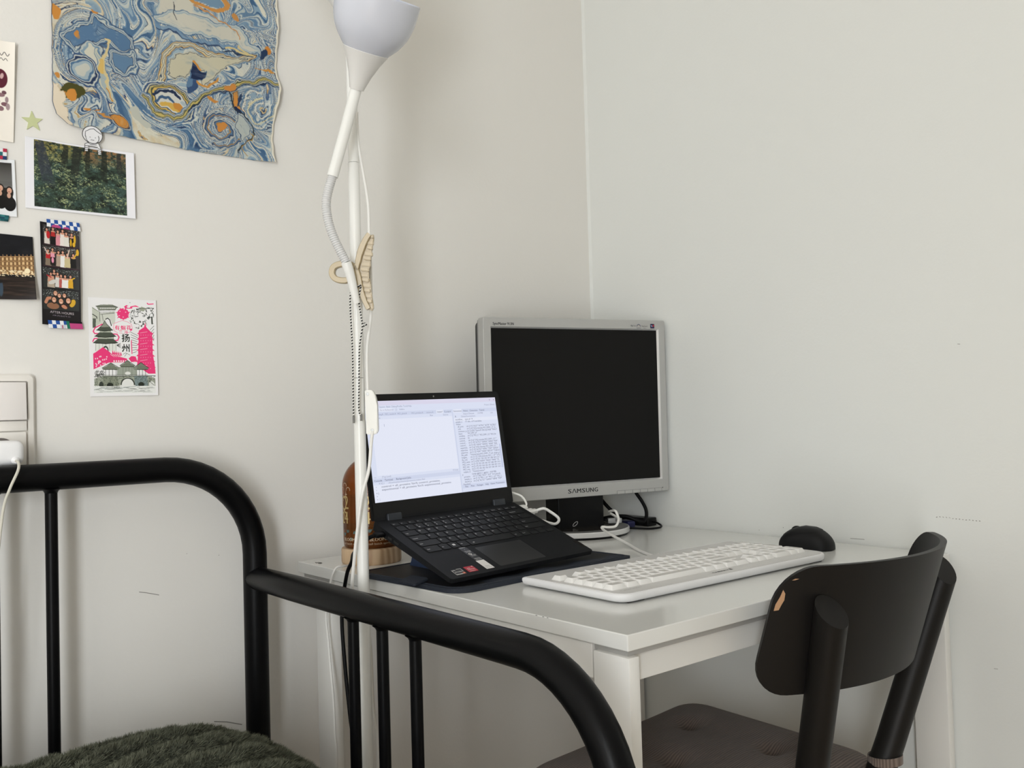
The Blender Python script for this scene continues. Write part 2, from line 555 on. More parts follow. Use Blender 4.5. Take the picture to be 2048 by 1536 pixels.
# front wall with its window opening
WINS = [(-3.26, -2.62, 0.12, 2.00)]
bm = bmesh.new()
for x0, x1, z0, z1 in WINS:
    for a, b in ((RX0, x0), (x1, 0.0)): add_box(bm, ((a + b) / 2, RY0 - T / 2, H / 2), (b - a, T, H))
    for a, b in ((0, z0), (z1, H)): add_box(bm, ((x0 + x1) / 2, RY0 - T / 2, (a + b) / 2), (x1 - x0, T, b - a))
struct('wall_front', bm, M_wall)
M_glass = mat('window_glass', (0.95, 0.97, 0.97), 0.02, trans=1.0, ior=1.1)
for i, (x0, x1, z0, z1) in enumerate(WINS):
    wx, wz, ww, wh = (x0 + x1) / 2, (z0 + z1) / 2, x1 - x0, z1 - z0
    bm = bmesh.new()
    for q in (-1, 1):
        add_box(bm, (wx + q * (ww / 2 - 0.025), RY0 - 0.06, wz), (0.05, 0.06, wh))
        add_box(bm, (wx, RY0 - 0.06, wz + q * (wh / 2 - 0.025)), (ww - 0.10, 0.058, 0.05))
    f = struct('window_%d' % (i + 1), bm, M_trim)
    obj('pane', box((wx, RY0 - 0.06, wz), (ww - 0.09, 0.004, wh - 0.09)), M_glass, f, smooth=False)
    obj('handle', box((wx + ww / 2 - 0.025, RY0 - 0.022, wz - 0.05), (0.018, 0.016, 0.11), bevel=0.004), M_trim, f)
for nm, c, s in (('baseboard_back', (RX0 / 2, -0.006, 0.035), (-RX0, 0.012, 0.07)), ('baseboard_right', (-0.006, RY0 / 2, 0.035), (0.012, -RY0 - 0.02, 0.07))):
    struct(nm, box(c, s, bevel=0.003), M_trim)
# narrow bead of caulk where the two walls meet
struct('trim_1', prism([(-0.005, 0.0), (0.0, 0.0), (0.0, -0.005)], 0.07, H), M_wallb)

def scuff_strip(parent, pts, w, on):
    bm = bmesh.new()
    P = [Vector(p) for p in pts]
    for a, b in zip(P, P[1:]):
        d = (b - a).normalized()
        n = Vector((0, -1, 0)) if on == 'back' else Vector((-1, 0, 0))
        s = d.cross(n) * w / 2
        q = [bm.verts.new(p + n * e) for p, e in ((a - s, 0.0004), (b - s, 0.0004), (b + s, 0.0004), (a + s, 0.0004))]
        bm.faces.new(q)
    return obj('scuff_mark', bm, M_scuff, parent, smooth=False)
SC_BACK = [([(-1.0064, 0, 0.7224), (-0.995, 0, 0.7195), (-0.9758, 0, 0.7133)], 0.0011), ([(-0.8911, 0, 0.4969), (-0.870, 0, 0.4915), (-0.8438, 0, 0.4810)], 0.0015),
           ([(-0.8783, 0, 0.7642), (-0.8775, 0, 0.7635)], 0.0012), ([(-0.9311, 0, 0.7729), (-0.9304, 0, 0.7724)], 0.0012)]
for p, w in SC_BACK: scuff_strip(wback, p, w, 'back')
SC_RIGHT = [([(0, -0.6153, 0.7487), (0, -0.630, 0.7492), (0, -0.6415, 0.7492)], 0.0008), ([(0, -0.4798, 0.7573), (0, -0.4812, 0.7573)], 0.0014), ([(0, -0.4268, 0.7486), (0, -0.4280, 0.7486)], 0.0012),
            ([(0, -0.8138, 1.0723), (0, -0.8180, 1.0718)], 0.0008), ([(0, -0.8484, 0.5692), (0, -0.8543, 0.5696)], 0.0007), ([(0, -0.30, 0.55), (0, -0.302, 0.548)], 0.003), ([(0, -0.42, 0.50), (0, -0.4215, 0.499)], 0.002)]
for k_ in range(14): SC_RIGHT.append(([(0, -0.768 - k_ * 0.0052, 0.7968 - k_ * 0.00018 + rng.normal(0, .0007)), (0, -0.7700 - k_ * 0.0052, 0.7966 - k_ * 0.00018)], 0.0006 + 0.0007 * rng.random()))
for p, w in SC_RIGHT: scuff_strip(wright, p, w, 'right')

# ------------------------------------------------------------------ papers on the back wall
def marbled():
    W, Hh = 372, 378
    p = Pic(W, Hh, 'cfcdbd', 0.72)
    X, Y = p.X - 4, p.Y
    x, y = X.copy(), Y.copy()
    def swirl(cx, cy, rad, ang, x, y):
        dx, dy = x - cx, y - cy
        a = ang * np.exp(-(dx * dx + dy * dy) / rad ** 2)
        return cx + dx * np.cos(a) - dy * np.sin(a), cy + dx * np.sin(a) + dy * np.cos(a)
    for c in ((269, 339, 30, 4.4), (188, 300, 44, 2.2), (60, 215, 50, -1.6), (300, 190, 46, 1.7), (40, 300, 40, 1.9), (120, 260, 48, -1.5), (250, 120, 50, 1.5), (336, 290, 38, -2.2), (120, 170, 46, 1.6), (20, 170, 40, 1.7), (225, 250, 30, -1.4), (330, 150, 36, -1.7), (90, 330, 36, 1.5)):
        x, y = swirl(*c, x, y)
    sx, sy = x / 120, y / 120
    wx, wy = fbm(sx + 3, sy + 9, 2, .35), fbm(sx + 31, sy + 4, 2, .35)
    w2x, w2y = fbm(sx * 1.2 + 1.8 * wx, sy * 1.2 + 1.8 * wy + 7, 2, .35), fbm(sx * 1.2 + 1.8 * wx + 13, sy * 1.2 + 1.8 * wy, 2, .35)
    jag = 0.012 * (fbm(X / 8, Y / 8, 3) - 0.5)
    t = fbm(sx * 1.1 + 2.4 * w2x, sy * 0.9 + 2.4 * w2y, 3, .30) * 2.6 + 0.3 * wx + jag * 2.2
    lut = ['9db2bd', '5d80a2', '8ba5b8', 'd0d1c4', '26395b', 'cbcfc5', '4d7296', '6d8fae', 'c3cac6', '9fb2bb', '2c4468', 'd2d1c2', 'a7b8be', '3f6389', '7f9db3', 'd6d3c0', 'c9a56a', '34507a', 'b7c2c2', '5b7d9f', '87a1b4', '22355a', 'd0d0c2', '6485a5', 'b3bfc1', 'ccccbd']
    L = np.stack([rgb(c) for c in lut])
    wd = np.array([1.3, 1.0, .5, .5, .13, .35, 1.2, .4, .5, .9, .16, .8, .5, .8, .5, 1.0, .10, .45, .9, .7, .3, .12, .7, .5, .9, 1.0])
    ed = np.cumsum(wd) / wd.sum()
    ph = t % 1.0
    k = np.clip(np.searchsorted(ed, ph), 0, len(lut) - 1)
    p.a = L[k]
    soft = fbm(x / 20, y / 20, 3)[..., None]
    p.a = p.a + (L[(k + 1) % len(lut)] - p.a) * np.clip((soft - .42) * 1.6, 0, .5)
    # combed fine veins only where the current runs tight
    tight = np.clip((fbm(X / 55 + 70, Y / 55 + 20, 3) - 0.42) * 9, 0, 1)
    vein = np.abs(((t * 7.0 + 0.6 * wy) % 1.0) - 0.5)
    p.put((vein < 0.045) * tight, '24395e', 0.85)
    p.put((np.abs(vein - 0.15) < 0.05) * tight, 'd3d4c9', 0.8)
    p.put((np.abs(vein - 0.30) < 0.03) * tight, '3d6088', 0.8)
    p.put((vein > 0.47) * tight * (wx > .5), 'c39a55', 0.7)
    p.a = p.a * (0.97 + 0.06 * fbm(p.X / 2.2, p.Y / 2.2, 2)[..., None])
    # drops and pools, all drawn through the same current
    ox, oy = p.X, p.Y
    p.X = X + 20 * (fbm(X / 26 + 2, Y / 26, 4) - 0.5); p.Y = Y + 20 * (fbm(X / 26 + 9, Y / 26 + 5, 4) - 0.5)
    RB = (('24395c', 1.0), ('cdd1c6', 2.6), ('3b5d82', 3.8), ('c9cdc2', 5.6), ('5b7d9f', 7.2), ('24395c', 8.2))
    def pool(pts, col, rim=RB):
        for c, w in rim[::-1]: p.line(list(pts) + [pts[0]], w * 2, c, 0.9)
        p.put(p.pmask(pts) * np.clip(1.15 - 1.6 * np.clip(soft[..., 0] - 0.45, 0, 1), 0, 1), col)
    pool([(156, 161), (168, 129), (214, 117), (211, 142), (263, 151), (257, 165), (200, 176), (169, 170)], 'cdc9b8', (('c2c6be', 3), ('7c99ad', 5)))
    pool([(150, 168), (185, 150), (300, 160), (330, 185), (290, 176), (230, 172), (190, 180)], 'cbc8b8', (('9db0b8', 2), ('c7cbc2', 4), ('4d7296', 5.5)))
    p.line([(150, 182), (200, 190), (260, 184), (330, 196)], 7, '6d8fae', .8); p.line([(150, 186), (200, 193), (260, 188), (330, 199)], 2.2, '2c4468', .9)
    pool([(57, 193), (74, 202), (109, 212), (109, 229), (95, 230), (74, 223), (44, 232), (31, 244), (19, 234), (36, 212), (53, 205)], '54789d')
    pool([(84, 245), (112, 238), (120, 255), (104, 275), (92, 268)], '5f82a3')
    pool([(48, 232), (64, 240), (66, 270), (54, 262), (40, 246)], 'cfccb9', (('7c99ad', 2), ('c9cdc2', 3.4), ('2c4468', 4.4)))
    pool([(60, 240), (70, 262), (82, 300), (88, 326), (78, 318), (64, 280)], 'a5b3b4', (('d2cdb0', 2), ('5b7d9f', 3.6)))
    for r_, c_ in ((1.5, '34507a'), (1.38, 'c9cdc2'), (1.28, '22355a'), (1.15, 'c3c8c0'), (1.06, '4d7296'), (0.9, '9fb2bb'), (0.6, 'c5c6ba')): p.ell(42, 280, 15 * r_, 21 * r_, c_, -0.55)
    for c, w in (('4d7296', 15), ('cdd1c6', 12.5), ('2b3c57', 11), ('c79a58', 9.4), ('d8cfa8', 6.8), ('2b3c57', 4.4), ('d2cbb0', 2.8)):
        p.line([(156, 284), (163, 269), (168, 230), (188, 213), (219, 199), (249, 204), (293, 206), (324, 194)], w, c)
    pool([(182, 234), (224, 212), (314, 200), (292, 210), (256, 240), (235, 261), (231, 245), (234, 232), (219, 238), (187, 264), (175, 257)], 'c8c2a6', (('2b3c57', .8), ('c8c2a6', 2.2)))
    p.line([(72, 226), (78, 227), (69, 256), (77, 287), (83, 322)], 4.5, 'd8c48c'); p.line([(66, 258), (69, 275)], 8, 'dcb661'); p.line([(83, 322), (77, 300)], 2.4, 'c9883b')
    # the eye
    for r, c in ((1.34, 'cdd1c6'), (1.28, '34507a'), (1.20, 'd2cfb4'), (1.14, '24395c'), (1.09, 'c8b56e'), (1.03, '3c4a3e'), (0.97, 'd9b455'), (0.88, '2c4468'), (0.82, 'cfd0c6')):
        p.ell(183, 303, 36 * r, 22 * r, c, 0.35)
    p.line([(152, 296), (165, 288), (182, 288), (196, 296)], 5, '1f3050'); p.line([(156, 305), (172, 298), (186, 306)], 4, '3b5d82')
    p.ell(186, 314, 24, 5.5, 'd9ad4a', 0.25); p.ell(193, 311, 11, 6, 'cf8a34', 0.3); p.ell(204, 303, 6, 4, 'a8b6bb', 0.3)
    p.ell(216, 266, 9, 17, '34507a', 0.3); p.ell(212, 258, 6, 16, '5b7d9f', 0.4); p.line([(226, 258), (240, 262), (256, 252)], 3, 'd0913f'); p.ell(224, 233, 4, 4, 'd28f3c')
    pool([(214, 246), (221, 235), (228, 238), (238, 236), (233, 250), (226, 256), (213, 256)], '1b2a4e', (('44678b', 1.0),))
    for c, w in (('5b7d9f', 15), ('cdd1c6', 11), ('24395c', 8.6), ('cfcbb0', 6.8), ('4a5236', 5), ('c9b465', 2.2)):
        p.line([(139, 302), (150, 324), (186, 333), (215, 312), (248, 272), (313, 240), (366, 234)], w, c)
    p.line([(215, 316), (248, 278), (313, 246), (366, 240)], 1.6, '1f3050'); p.line([(330, 214), (366, 219)], 3.0, 'd0913f')
    p.line([(275, 190), (324, 192), (300, 184)], 4, 'd6c184'); p.line([(270, 196), (324, 194)], 2, '2b3c57')
    # spiral
    a = np.linspace(0.4, 4.6 * PI, 130); r = 2 + a * 2.35
    for dr, c, w in ((0, '24395c', 6.2), (2.4, 'c8cabf', 1.8), (-1.0, '5b7d9f', 2.0), (-2.6, 'c98d3d', 1.2)):
        p.line([(271 + (q + dr) * math.cos(b) * 1.15, 335 + (q + dr) * math.sin(b) * 0.85) for b, q in zip(a, r)], w, c, 0.9)
    p.ell(272, 332, 10, 6, 'd3893a', -0.4)
    pool([(283, 266), (291, 262), (297, 280), (313, 296), (309, 300), (289, 290)], 'd58c38', (('1f2430', 1.2), ('c8c2a6', 2.6), ('2b3c57', 3.6)))
    p.line([(292, 288), (311, 303)], 7, '18264a')
    for off in range(8):
        b = np.linspace(-2.6, 2.2, 30)
        p.line([(341 + (36 - off * 4.5) * math.cos(q + 2.2), 286 + (38 - off * 5) * math.sin(q + 2.2)) for q in b], 2.4, ('5f82a1', 'd6d4c6', '8aa3b4', 'd9cf9f', '5f82a1', 'd6d4c6', '7f9cb2', 'cdb27c')[off])
    p.line([(276, 266), (291, 293), (327, 317), (332, 336), (310, 360), (300, 374)], 3.0, '2e3a44'); p.line([(320, 330), (330, 340), (312, 360), (318, 374)], 1.6, 'b98d3a')
    pool([(302, 307), (316, 316), (321, 333), (308, 347), (298, 330)], 'b3bbb6', (('2c4468', 1.2), ('c9cdc2', 2.4)))
    p.ell(278, 258, 11, 5, 'd3893a', -0.5); p.ell(255, 285, 11, 3.4, 'd08a3a', 0.15); p.ell(300, 275, 3, 10, '24395c', 0.4)
    pool([(81, 350), (94, 347), (105, 350), (107, 359), (102, 366), (91, 361)], 'd58a34', (('23304a', 1.0), ('b8bdb4', 2.2), ('34507a', 3.2)))
    p.line([(60, 348), (82, 353)], 2.5, 'cc8a3e')
    p.ell(22, 318, 22, 11, '4e4c1d'); p.ell(24, 324, 8.5, 7, 'd78d36'); p.ell(45, 340, 4, 3, 'd08a3a'); p.ell(62, 342, 5, 2, 'd08a3a'); p.ell(10, 322, 5, 3, 'd08a3a')
    p.ell(5, 195, 5.5, 14, 'd58c38'); p.ell(37, 222, 3.5, 6, 'cf8a3c'); p.ell(58, 185, 6, 3, 'cf8a3c'); p.ell(6, 298, 4, 4, 'd08a3a')
    p.ell(241, 118, 34, 16, 'd08f45', 0.1, ring=5); p.ell(241, 118, 28, 11, '6f90aa', 0.1)
    p.line([(214, 132), (270, 150), (300, 170)], 2.0, 'c9905a'); p.ell(287, 140, 4, 8, 'c98b48', -0.4)
    p.ell(352, 178, 8, 6, 'd58736', 0.4); p.ell(343, 186, 7, 12, '24395c', 0.5); p.line([(180, 138), (191, 160)], 1.6, '1c2230')
    p.ell(130, 338, 18, 8, 'bfc1b4', 0.7); p.line([(180, 350), (215, 342), (240, 352)], 3, '7f9cb2')
    g_ = p.a.mean(-1, keepdims=True); p.a = (g_ + (p.a - g_) * 0.90) * 0.955
    p.X, p.Y = ox, oy
    # torn bare corner
    edge = 6 * (fbm(p.X / 9, p.Y / 9, 3) - 0.5)
    d = np.hypot((p.X - 0) / 1.0, (p.Y - 345) / 2.0) + edge * 1.6
    p.put((d < 18).astype(float), 'dccfb9'); p.put(((d >= 18) & (d < 19)).astype(float), 'c7b79b')
    p.put((p.X < 1.2).astype(float), '2a3a55', 0.7)
    p.put((p.X > W - 2.4 - 1.5 * fbm(p.Y / 14, p.Y * 0, 2)).astype(float), 'd9d3c2')
    return p
def marbled_map(u, v):
    z = 1.80 - 0.3725 * v
    r = 1.9e-3 * np.interp(v, [0, .2, .5, .582, .62, .66, .78, .9, .97, 1], [0, 2.1, .8, 0, 2.4, 2.5, -2.6, -5.0, -5.2, -4.6]) + 0.0006 * np.sin(v * 90)
    xl = -1.1212 + np.interp(v, [0, .85, .90, .96, 1], [0, 0, -.001, .004, .019]) + 0.0012 * (fbm(v * 40, v * 0, 2) - 0.5)
    xr = -0.7600 + r
    x = xl * (1 - u) + xr * u
    zb = np.interp(u, [0, .04, .3, .55, 1], [.009, .006, 0.003, -.0005, 0]) + 0.0016 * (fbm(u * 55, u * 0 + 3, 2) - 0.5)
    z = z + zb * np.clip((v - .8) / .2, 0, 1)
    lift = 0.0015 + 0.010 * np.clip((u - .82) / .18, 0, 1) ** 2 * (0.6 + 0.4 * np.sin(v * 19 + 1)) + 0.006 * np.clip((v - .85) / .15, 0, 1) ** 2 * (1 - u) ** 2 + 0.0008 * np.sin(u * 23) * np.sin(v * 17)
    return x, -lift - 0.0008, z
o = paper('marbled_paper', marbled(), marbled_map, M_printmat, gain=1.02)
tag(o, 'large sheet of blue cream and orange marbled paper with torn edges on the wall', 'wall art')

def forest():
    p = Pic(1540, 1045, 'eeeef3', 5.0)
    X, Y = p.X, p.Y
    inside = (X > 118) & (X < 1418) & (Y > 20 + 0.012 * X) & (Y < 1010)
    n1 = fbm(X / 120, Y / 70, 5, 0.6); n2 = fbm(X / 38 + 9, Y / 26, 4, 0.65); n3 = vnoise(X / 15, Y / 10 + 40)
    v = 0.45 * n1 + 0.55 * n2
    dark, mid, lt, yel, teal = rgb('161d18'), rgb('34463a'), rgb('a3a978'), rgb('a8974f'), rgb('3c5553')
    a = dark + (mid - dark) * np.clip((v - 0.33) / 0.2, 0, 1)[..., None]
    a = a + (teal - a) * (np.clip((fbm(X / 150 + 4, Y / 90 + 8, 3) - 0.5) * 5, 0, 1) * 0.6 * np.clip((v - .3) * 4, 0, 1))[..., None]
    clus = np.clip((fbm(X / 170 + 31, Y / 110 + 3, 3) - 0.46) * 7, 0, 1)
    a = a + (lt - a) * (np.clip((n2 * 0.55 + n3 * 0.45 - 0.50) * 5, 0, 1) * 0.85 * clus)[..., None]
    a = a + (rgb('7d9a90') - a) * (np.clip((vnoise(X / 17 + 90, Y / 11) - 0.70) * 5, 0, 1) * 0.55 * np.clip((n1 - .42) * 6, 0, 1))[..., None]
    top = np.clip(1 - (Y - 60) / (190 + 150 * fbm(X / 160, X * 0 + 3, 2)), 0, 1) ** 0.7
    warm = np.where((X > 800)[..., None], rgb('b9804f'), yel)
    a = a + (warm * 0.9 - a) * (top * np.clip((n2 - 0.36) * 4, 0, 1) * 0.85)[..., None]
    p.a = np.where(inside[..., None], a, p.a)
    for (x0, w0, x1, w1, yb, c) in ((190, 120, 330, 190, 700, '343a44'), (560, 70, 520, 110, 420, '20251f'), (720, 120, 660, 110, 560, '262b25'), (870, 60, 850, 70, 480, '23281f'), (1110, 70, 1090, 110, 520, '20261f'), (1310, 60, 1330, 90, 420, '2a2d2c')):
        pts = [(x0 - w0 / 2, 45), (x0 + w0 / 2, 45), (x1 + w1 / 2, yb), (x1 - w1 / 2, yb)]
        mk = p.pmask(pts) * inside * np.clip(1.5 - 1.1 * n2 - np.clip((Y - yb + 200) / 260, 0, 1), 0, 1)
        p.put(mk, c, 0.9)
    p.a = p.a * (0.9 + 0.2 * n3[..., None] * inside[..., None] + 0.1 * (~inside)[..., None])
    return p
o = paper('forest_print', forest(), quad_map((-1.1597, 1.4083), (-1.0050, 1.4072), (-1.0040, 1.3037), (-1.1597, 1.3034), -0.002, lambda u, v: 0.004 * u ** 6 + 0.003 * (1 - v) ** 4 * (1 - u) ** 3), M_photomat, gain=1.0)
tag(o, 'white bordered print of a dark green woodland floor below the marbled paper', 'picture')

# photo booth strip
def strip():
    p = Pic(500, 1400, '151114', 3.4)
    c = lambda x, y: (x - 65 - (y - 80) * 0.026, y - 80 - (x - 65) * 0.085)
    skin, hair = 'd39a80', '120b0a'
    for (y0, y1) in ((120, 395), (405, 690), (705, 980), (1000, 1275)):
        q = [c(100, y0), c(560, y0 + 25), c(572, y1 + 25), c(112, y1)]
        p.poly(q, '2c2f2e' if y0 > 700 else '34302f')
        p.put(((vnoise(p.X / 9 + y0, p.Y / 7) > 0.80) & (p.Y < c(300, y0 + 110)[1])).astype(float) * p.pmask(q), 'c8ccca', 0.75)
    def person(x, y, w, col, h, arms=None, top=None):
        x, y = c(x, y)
        p.ell(x, y + 6, 22, 30, hair); p.ell(x - 14, y + 30, 10, 26, hair); p.ell(x + 14, y + 30, 10, 26, hair)
        p.poly([(x - w * .45, y + 34), (x + w * .45, y + 34), (x + w * .55, y + h), (x - w * .55, y + h)], col)
        p.ell(x, y + 44, w * .44, 14, skin)
        p.ell(x, y + 8, 14, 19, skin); p.ell(x, y + 17, 5, 2, 'f0d8d0')
        if top: p.poly([(x - w * .4, y + 50), (x + w * .4, y + 50), (x + w * .45, y + 110), (x - w * .45, y + 110)], top)
        if arms: p.line([(x + arms[0], y + arms[1]), (x, y + 52)], 15, arms[2])
    for a in ((152, 178, 66, 'd9d3cc', 200), (232, 163, 60, '130f10', 225, None, 'b02a2a'), (295, 195, 54, 'd9909a', 200), (355, 180, 66, 'e6dfd8', 215), (402, 215, 66, 'dedcd2', 185), (470, 225, 62, '151210', 190)): person(*a)
    x, y = c(172, 255); p.ell(x, y, 24, 52, 'c02228')
    for q in ((510, 300, 14, 62), (500, 370, 18, 34), (462, 345, 12, 55)): x, y = c(q[0], q[1]); p.ell(x, y, q[2], q[3], 'd9ab2a')
    for a in ((170, 470, 70, '8a7a68', 205, (-45, -30, 'd8c4bb'), 'c0262c'), (228, 448, 62, '1a1416', 220, (40, 45, skin), 'e79fb0'), (305, 482, 60, 'b09c8c', 200), (360, 478, 62, 'e8e6e2', 215), (417, 510, 72, 'c6b98d', 185, (25, -60, 'd9c0ae')), (492, 512, 70, '12100f', 190, (55, -30, 'd9ab2a'))): person(*a)
    x, y = c(232, 600); p.ell(x, y, 16, 40, 'ec9bb4'); x, y = c(545, 480); p.ell(x, y, 18, 46, 'd9ab2a')
    for a in ((250, 742, 50, '2a2324', 120), (208, 785, 90, 'b9a996', 190, (-50, 30, 'b6222e'), skin), (295, 780, 60, 'd9d6d0', 190), (340, 806, 52, 'b85a55', 170), (392, 812, 84, 'e8e6e3', 165), (460, 815, 60, 'd2a22c', 165, (50, 20, 'd9ab2a'))): person(*a)
    x, y = c(235, 900); p.ell(x, y, 62, 26, 'd6d2cb', -0.5)
    def face(x, y, s):
        x, y = c(x, y); p.ell(x, y + 8, 36 * s, 46 * s, hair); p.ell(x, y + 6, 26 * s, 34 * s, 'd8a184'); p.ell(x, y + 20 * s, 11 * s, 4 * s, 'f4e6df')
        for k in (-1, 1): p.ell(x + k * 10 * s, y, 3.2 * s, 2 * s, '2a1712')
    x, y = c(180, 1160); p.line([(x - 35, y + 25), (x - 10, y - 30), (x + 30, y - 40)], 40, 'c98a6c')
    x, y = c(490, 1190); p.ell(x, y, 34, 58, 'd3a530', 0.4)
    x, y = c(240, 1230); p.ell(x, y, 80, 44, '94684e'); x, y = c(385, 1235); p.ell(x, y, 60, 36, '3a2420'); x, y = c(385, 1240); p.ell(x, y, 40, 24, 'c98a6c', .5)
    for f in ((270, 1050, 1), (320, 1082, .85), (385, 1080, .85), (252, 1140, 1.1), (343, 1160, 1.1), (435, 1150, 1.1)): face(*f)
    x, y = c(355, 1340); p.text('AFTER HOURS', x, y, 46, 'c9bfc4', width=305, align='c')
    x, y = c(352, 1377); p.text('A PHOTO BOOTH CO', x, y, 24, '8d8490', width=230, align='c')
    for y0, y1 in ((380, 405), (680, 705)):
        a, b = c(105, y0), c(570, y1); p.line([a, c(570, y0 + 42)], 9, '3c1a2a')
    return p
def strip_curl(u, v): return 0.0035 * (np.abs(u - 0.45) * 2) ** 2 * (0.5 + 0.5 * np.sin(v * PI)) + 0.001
t = thing('photo_strip', 'black photo booth strip of four group pictures taped to the wall', 'photo', (-1.114, 0, 1.208))
paper('print', strip(), quad_map((-1.1412, 1.2853), (-1.0872, 1.2812), (-1.0865, 1.1300), (-1.1398, 1.1335), -0.0015, strip_curl), M_photomat, t, gain=1.0)
def tape(cells, pink):
    p = Pic(440, 100, 'e9ebee', 4)
    for i in range(9):
        for j in range(2):
            if (i + j) % 2 == 0: p.rect(i * 50, j * 50, i * 50 + 50, j * 50 + 50, '28529c')
    for q in pink: p.put(((p.X - q[0]) ** 2 / q[2] ** 2 + (p.Y - q[1]) ** 2 / q[3] ** 2 < 1).astype(float), q[4])
    return p
o = paper('washi_tape', tape(8, ((120, 95, 62, 34, 'b8487e'), (250, 98, 45, 24, 'b8487e'))), quad_map((-1.1325, 1.2895), (-1.0870, 1.2880), (-1.0850, 1.2755), (-1.1320, 1.2785), -0.0052), M_printmat, t)
tag(o, 'blue and white checked tape with pink spots')
def tape2():
    p = tape(4, ())
    p.rect(235, 0, 275, 100, '1d6f58'); p.rect(275, 25, 440, 100, 'bf4a82'); p.rect(150, 50, 220, 100, 'c9cbd6'); p.rect(170, 60, 180, 100, 'b02a4a'); p.rect(275, 0, 440, 25, '19141a')
    return p
o = paper('washi_tape', tape2(), quad_map((-1.1325, 1.1395), (-1.0855, 1.1385), (-1.0835, 1.1275), (-1.1310, 1.1280), -0.0052), M_printmat, t)
tag(o, 'checked tape with green and pink blocks')

# city postcard
def postcard():
    p = Pic(945, 1390, 'f0eff0', 3.2)
    def c(x, y):
        v = (y - 100) / 1388; return (x - 45 - (y - 100) * 0.025, y - 100 - (x - 45) * (0.05 * (1 - v) - 0.02 * v))
    P = lambda pts, col, al=1.0: p.poly([c(*q) for q in pts], col, al)
    Ln = lambda pts, w, col, al=1.0: p.line([c(*q) for q in pts], w, col, al)
    E = lambda x, y, rx, ry, col, rot=0, ring=None: p.ell(*c(x, y), rx, ry, col, rot, ring=ring)
    ink, stone, pink, pale = '22271f', '8f9486', 'ef3f7e', 'b9beb0'
    hatch = vnoise(p.X / 9, p.Y / 12)
    # city gate, top left
    P([(100, 235), (215, 320), (215, 470), (105, 540)], 'c6cabd'); Ln([(100, 250), (200, 310)], 4, ink); Ln([(105, 340), (160, 375), (165, 400)], 10, ink); P([(108, 400), (150, 400), (150, 530), (108, 530)], '5a6056')
    P([(205, 330), (415, 300), (415, 480), (215, 500)], 'd3d6cc'); P([(150, 225), (220, 205), (375, 205), (450, 240), (415, 285), (190, 285)], stone); Ln([(150, 228), (215, 232), (380, 228), (450, 242)], 8, ink); Ln([(185, 285), (420, 275)], 6, ink)
    for k in range(9): E(215 + k * 23, 258, 8, 7, 'f0eff0')
    for k in range(10): Ln([(205 + k * 21, 300), (205 + k * 21, 330)], 4, ink)
    Ln([(210, 345), (400, 325)], 4, ink); E(320, 480, 48, 85, 'f0eff0'); Ln([(285, 410), (310, 395), (340, 420), (362, 500)], 12, ink); Ln([(200, 330), (205, 440)], 5, ink); Ln([(235, 340), (250, 430)], 5, ink)
    # pink ribbons, round tower
    Ln([(235, 480), (140, 530), (115, 580), (135, 610), (215, 612)], 16, pink); Ln([(225, 500), (150, 545), (140, 590)], 8, 'f0eff0')
    Ln([(360, 615), (440, 620), (468, 660), (450, 705), (390, 710)], 16, pink); Ln([(200, 680), (130, 680), (110, 720)], 16, pink)
    P([(140, 740), (430, 740), (435, 860), (140, 860)], 'e4e6e0'); E(283, 845, 40, 62, '3a3f38'); E(285, 862, 26, 58, 'f0eff0')
    for k in range(7): Ln([(150 + k * 46, 745), (150 + k * 46, 850)], 3, ink, 0.7)
    P([(175, 640), (395, 640), (400, 715), (172, 715)], pale); P([(205, 540), (355, 540), (360, 615), (200, 615)], pale)
    for k in range(13): Ln([(185 + k * 17, 645), (185 + k * 17, 700)], 3, ink, .6)
    for k in range(9): Ln([(212 + k * 17, 550), (212 + k * 17, 605)], 3, ink, .6)
    for (x0, x1, yt, yb, cap) in ((115, 450, 700, 745, 0), (135, 425, 610, 655, 0), (160, 382, 520, 568, 1)):
        P([(x0, yb - 8), (x0 + 60, yt - 15), (x1 - 60, yt - 15), (x1, yb - 8), (x1 - 40, yb + 6), (x0 + 40, yb + 6)], '4d5449'); Ln([(x0, yb - 6), ((x0 + x1) / 2, yb + 8), (x1, yb - 6)], 9, ink)
    P([(268, 430), (255, 470), (215, 520), (335, 520), (290, 470)], stone); Ln([(268, 430), (250, 475), (205, 525)], 6, ink); Ln([(272, 435), (300, 480), (345, 525)], 6, ink)
    # flower and cloud with lettering
    for k in range(14):
        a = k * 2 * PI / 14 + 0.2; P([(525 + 55 * math.cos(a - .3), 330 + 55 * math.sin(a - .3)), (525 + (112 if k % 2 else 92) * math.cos(a), 335 + (100 if k % 2 else 84) * math.sin(a)), (525 + 55 * math.cos(a + .3), 330 + 55 * math.sin(a + .3))], pink)
    E(525, 335, 82, 78, pink)
    for q in ((480, 300), (560, 310), (525, 380), (470, 360), (600, 350), (540, 270)): E(q[0], q[1], 9, 7, 'f6c9d8')
    P([(535, 235), (570, 210), (620, 232), (700, 215), (750, 240), (690, 240), (640, 262), (560, 262)], pink); E(600, 238, 26, 14, 'f0eff0'); E(690, 250, 40, 16, 'f0eff0')
    for q in ((440, 510, 60, 55), (510, 470, 60, 50), (590, 500, 60, 60), (470, 565, 70, 45), (570, 570, 60, 45)): E(*q, 'f0eff0')
    Ln([(400, 470), (450, 450), (515, 425), (590, 450), (640, 480)], 4, pink); Ln([(400, 470), (388, 520), (400, 570), (450, 600)], 4, pink); Ln([(640, 480), (655, 540), (620, 590), (560, 610)], 4, pink)
    for i, s in enumerate('有烟花'):
        x, y = c(440 + i * 82, 555); p.text(s, x, y, 72, pink, align='c')
        p.text(s, x + 4, y, 72, pink, align='c')
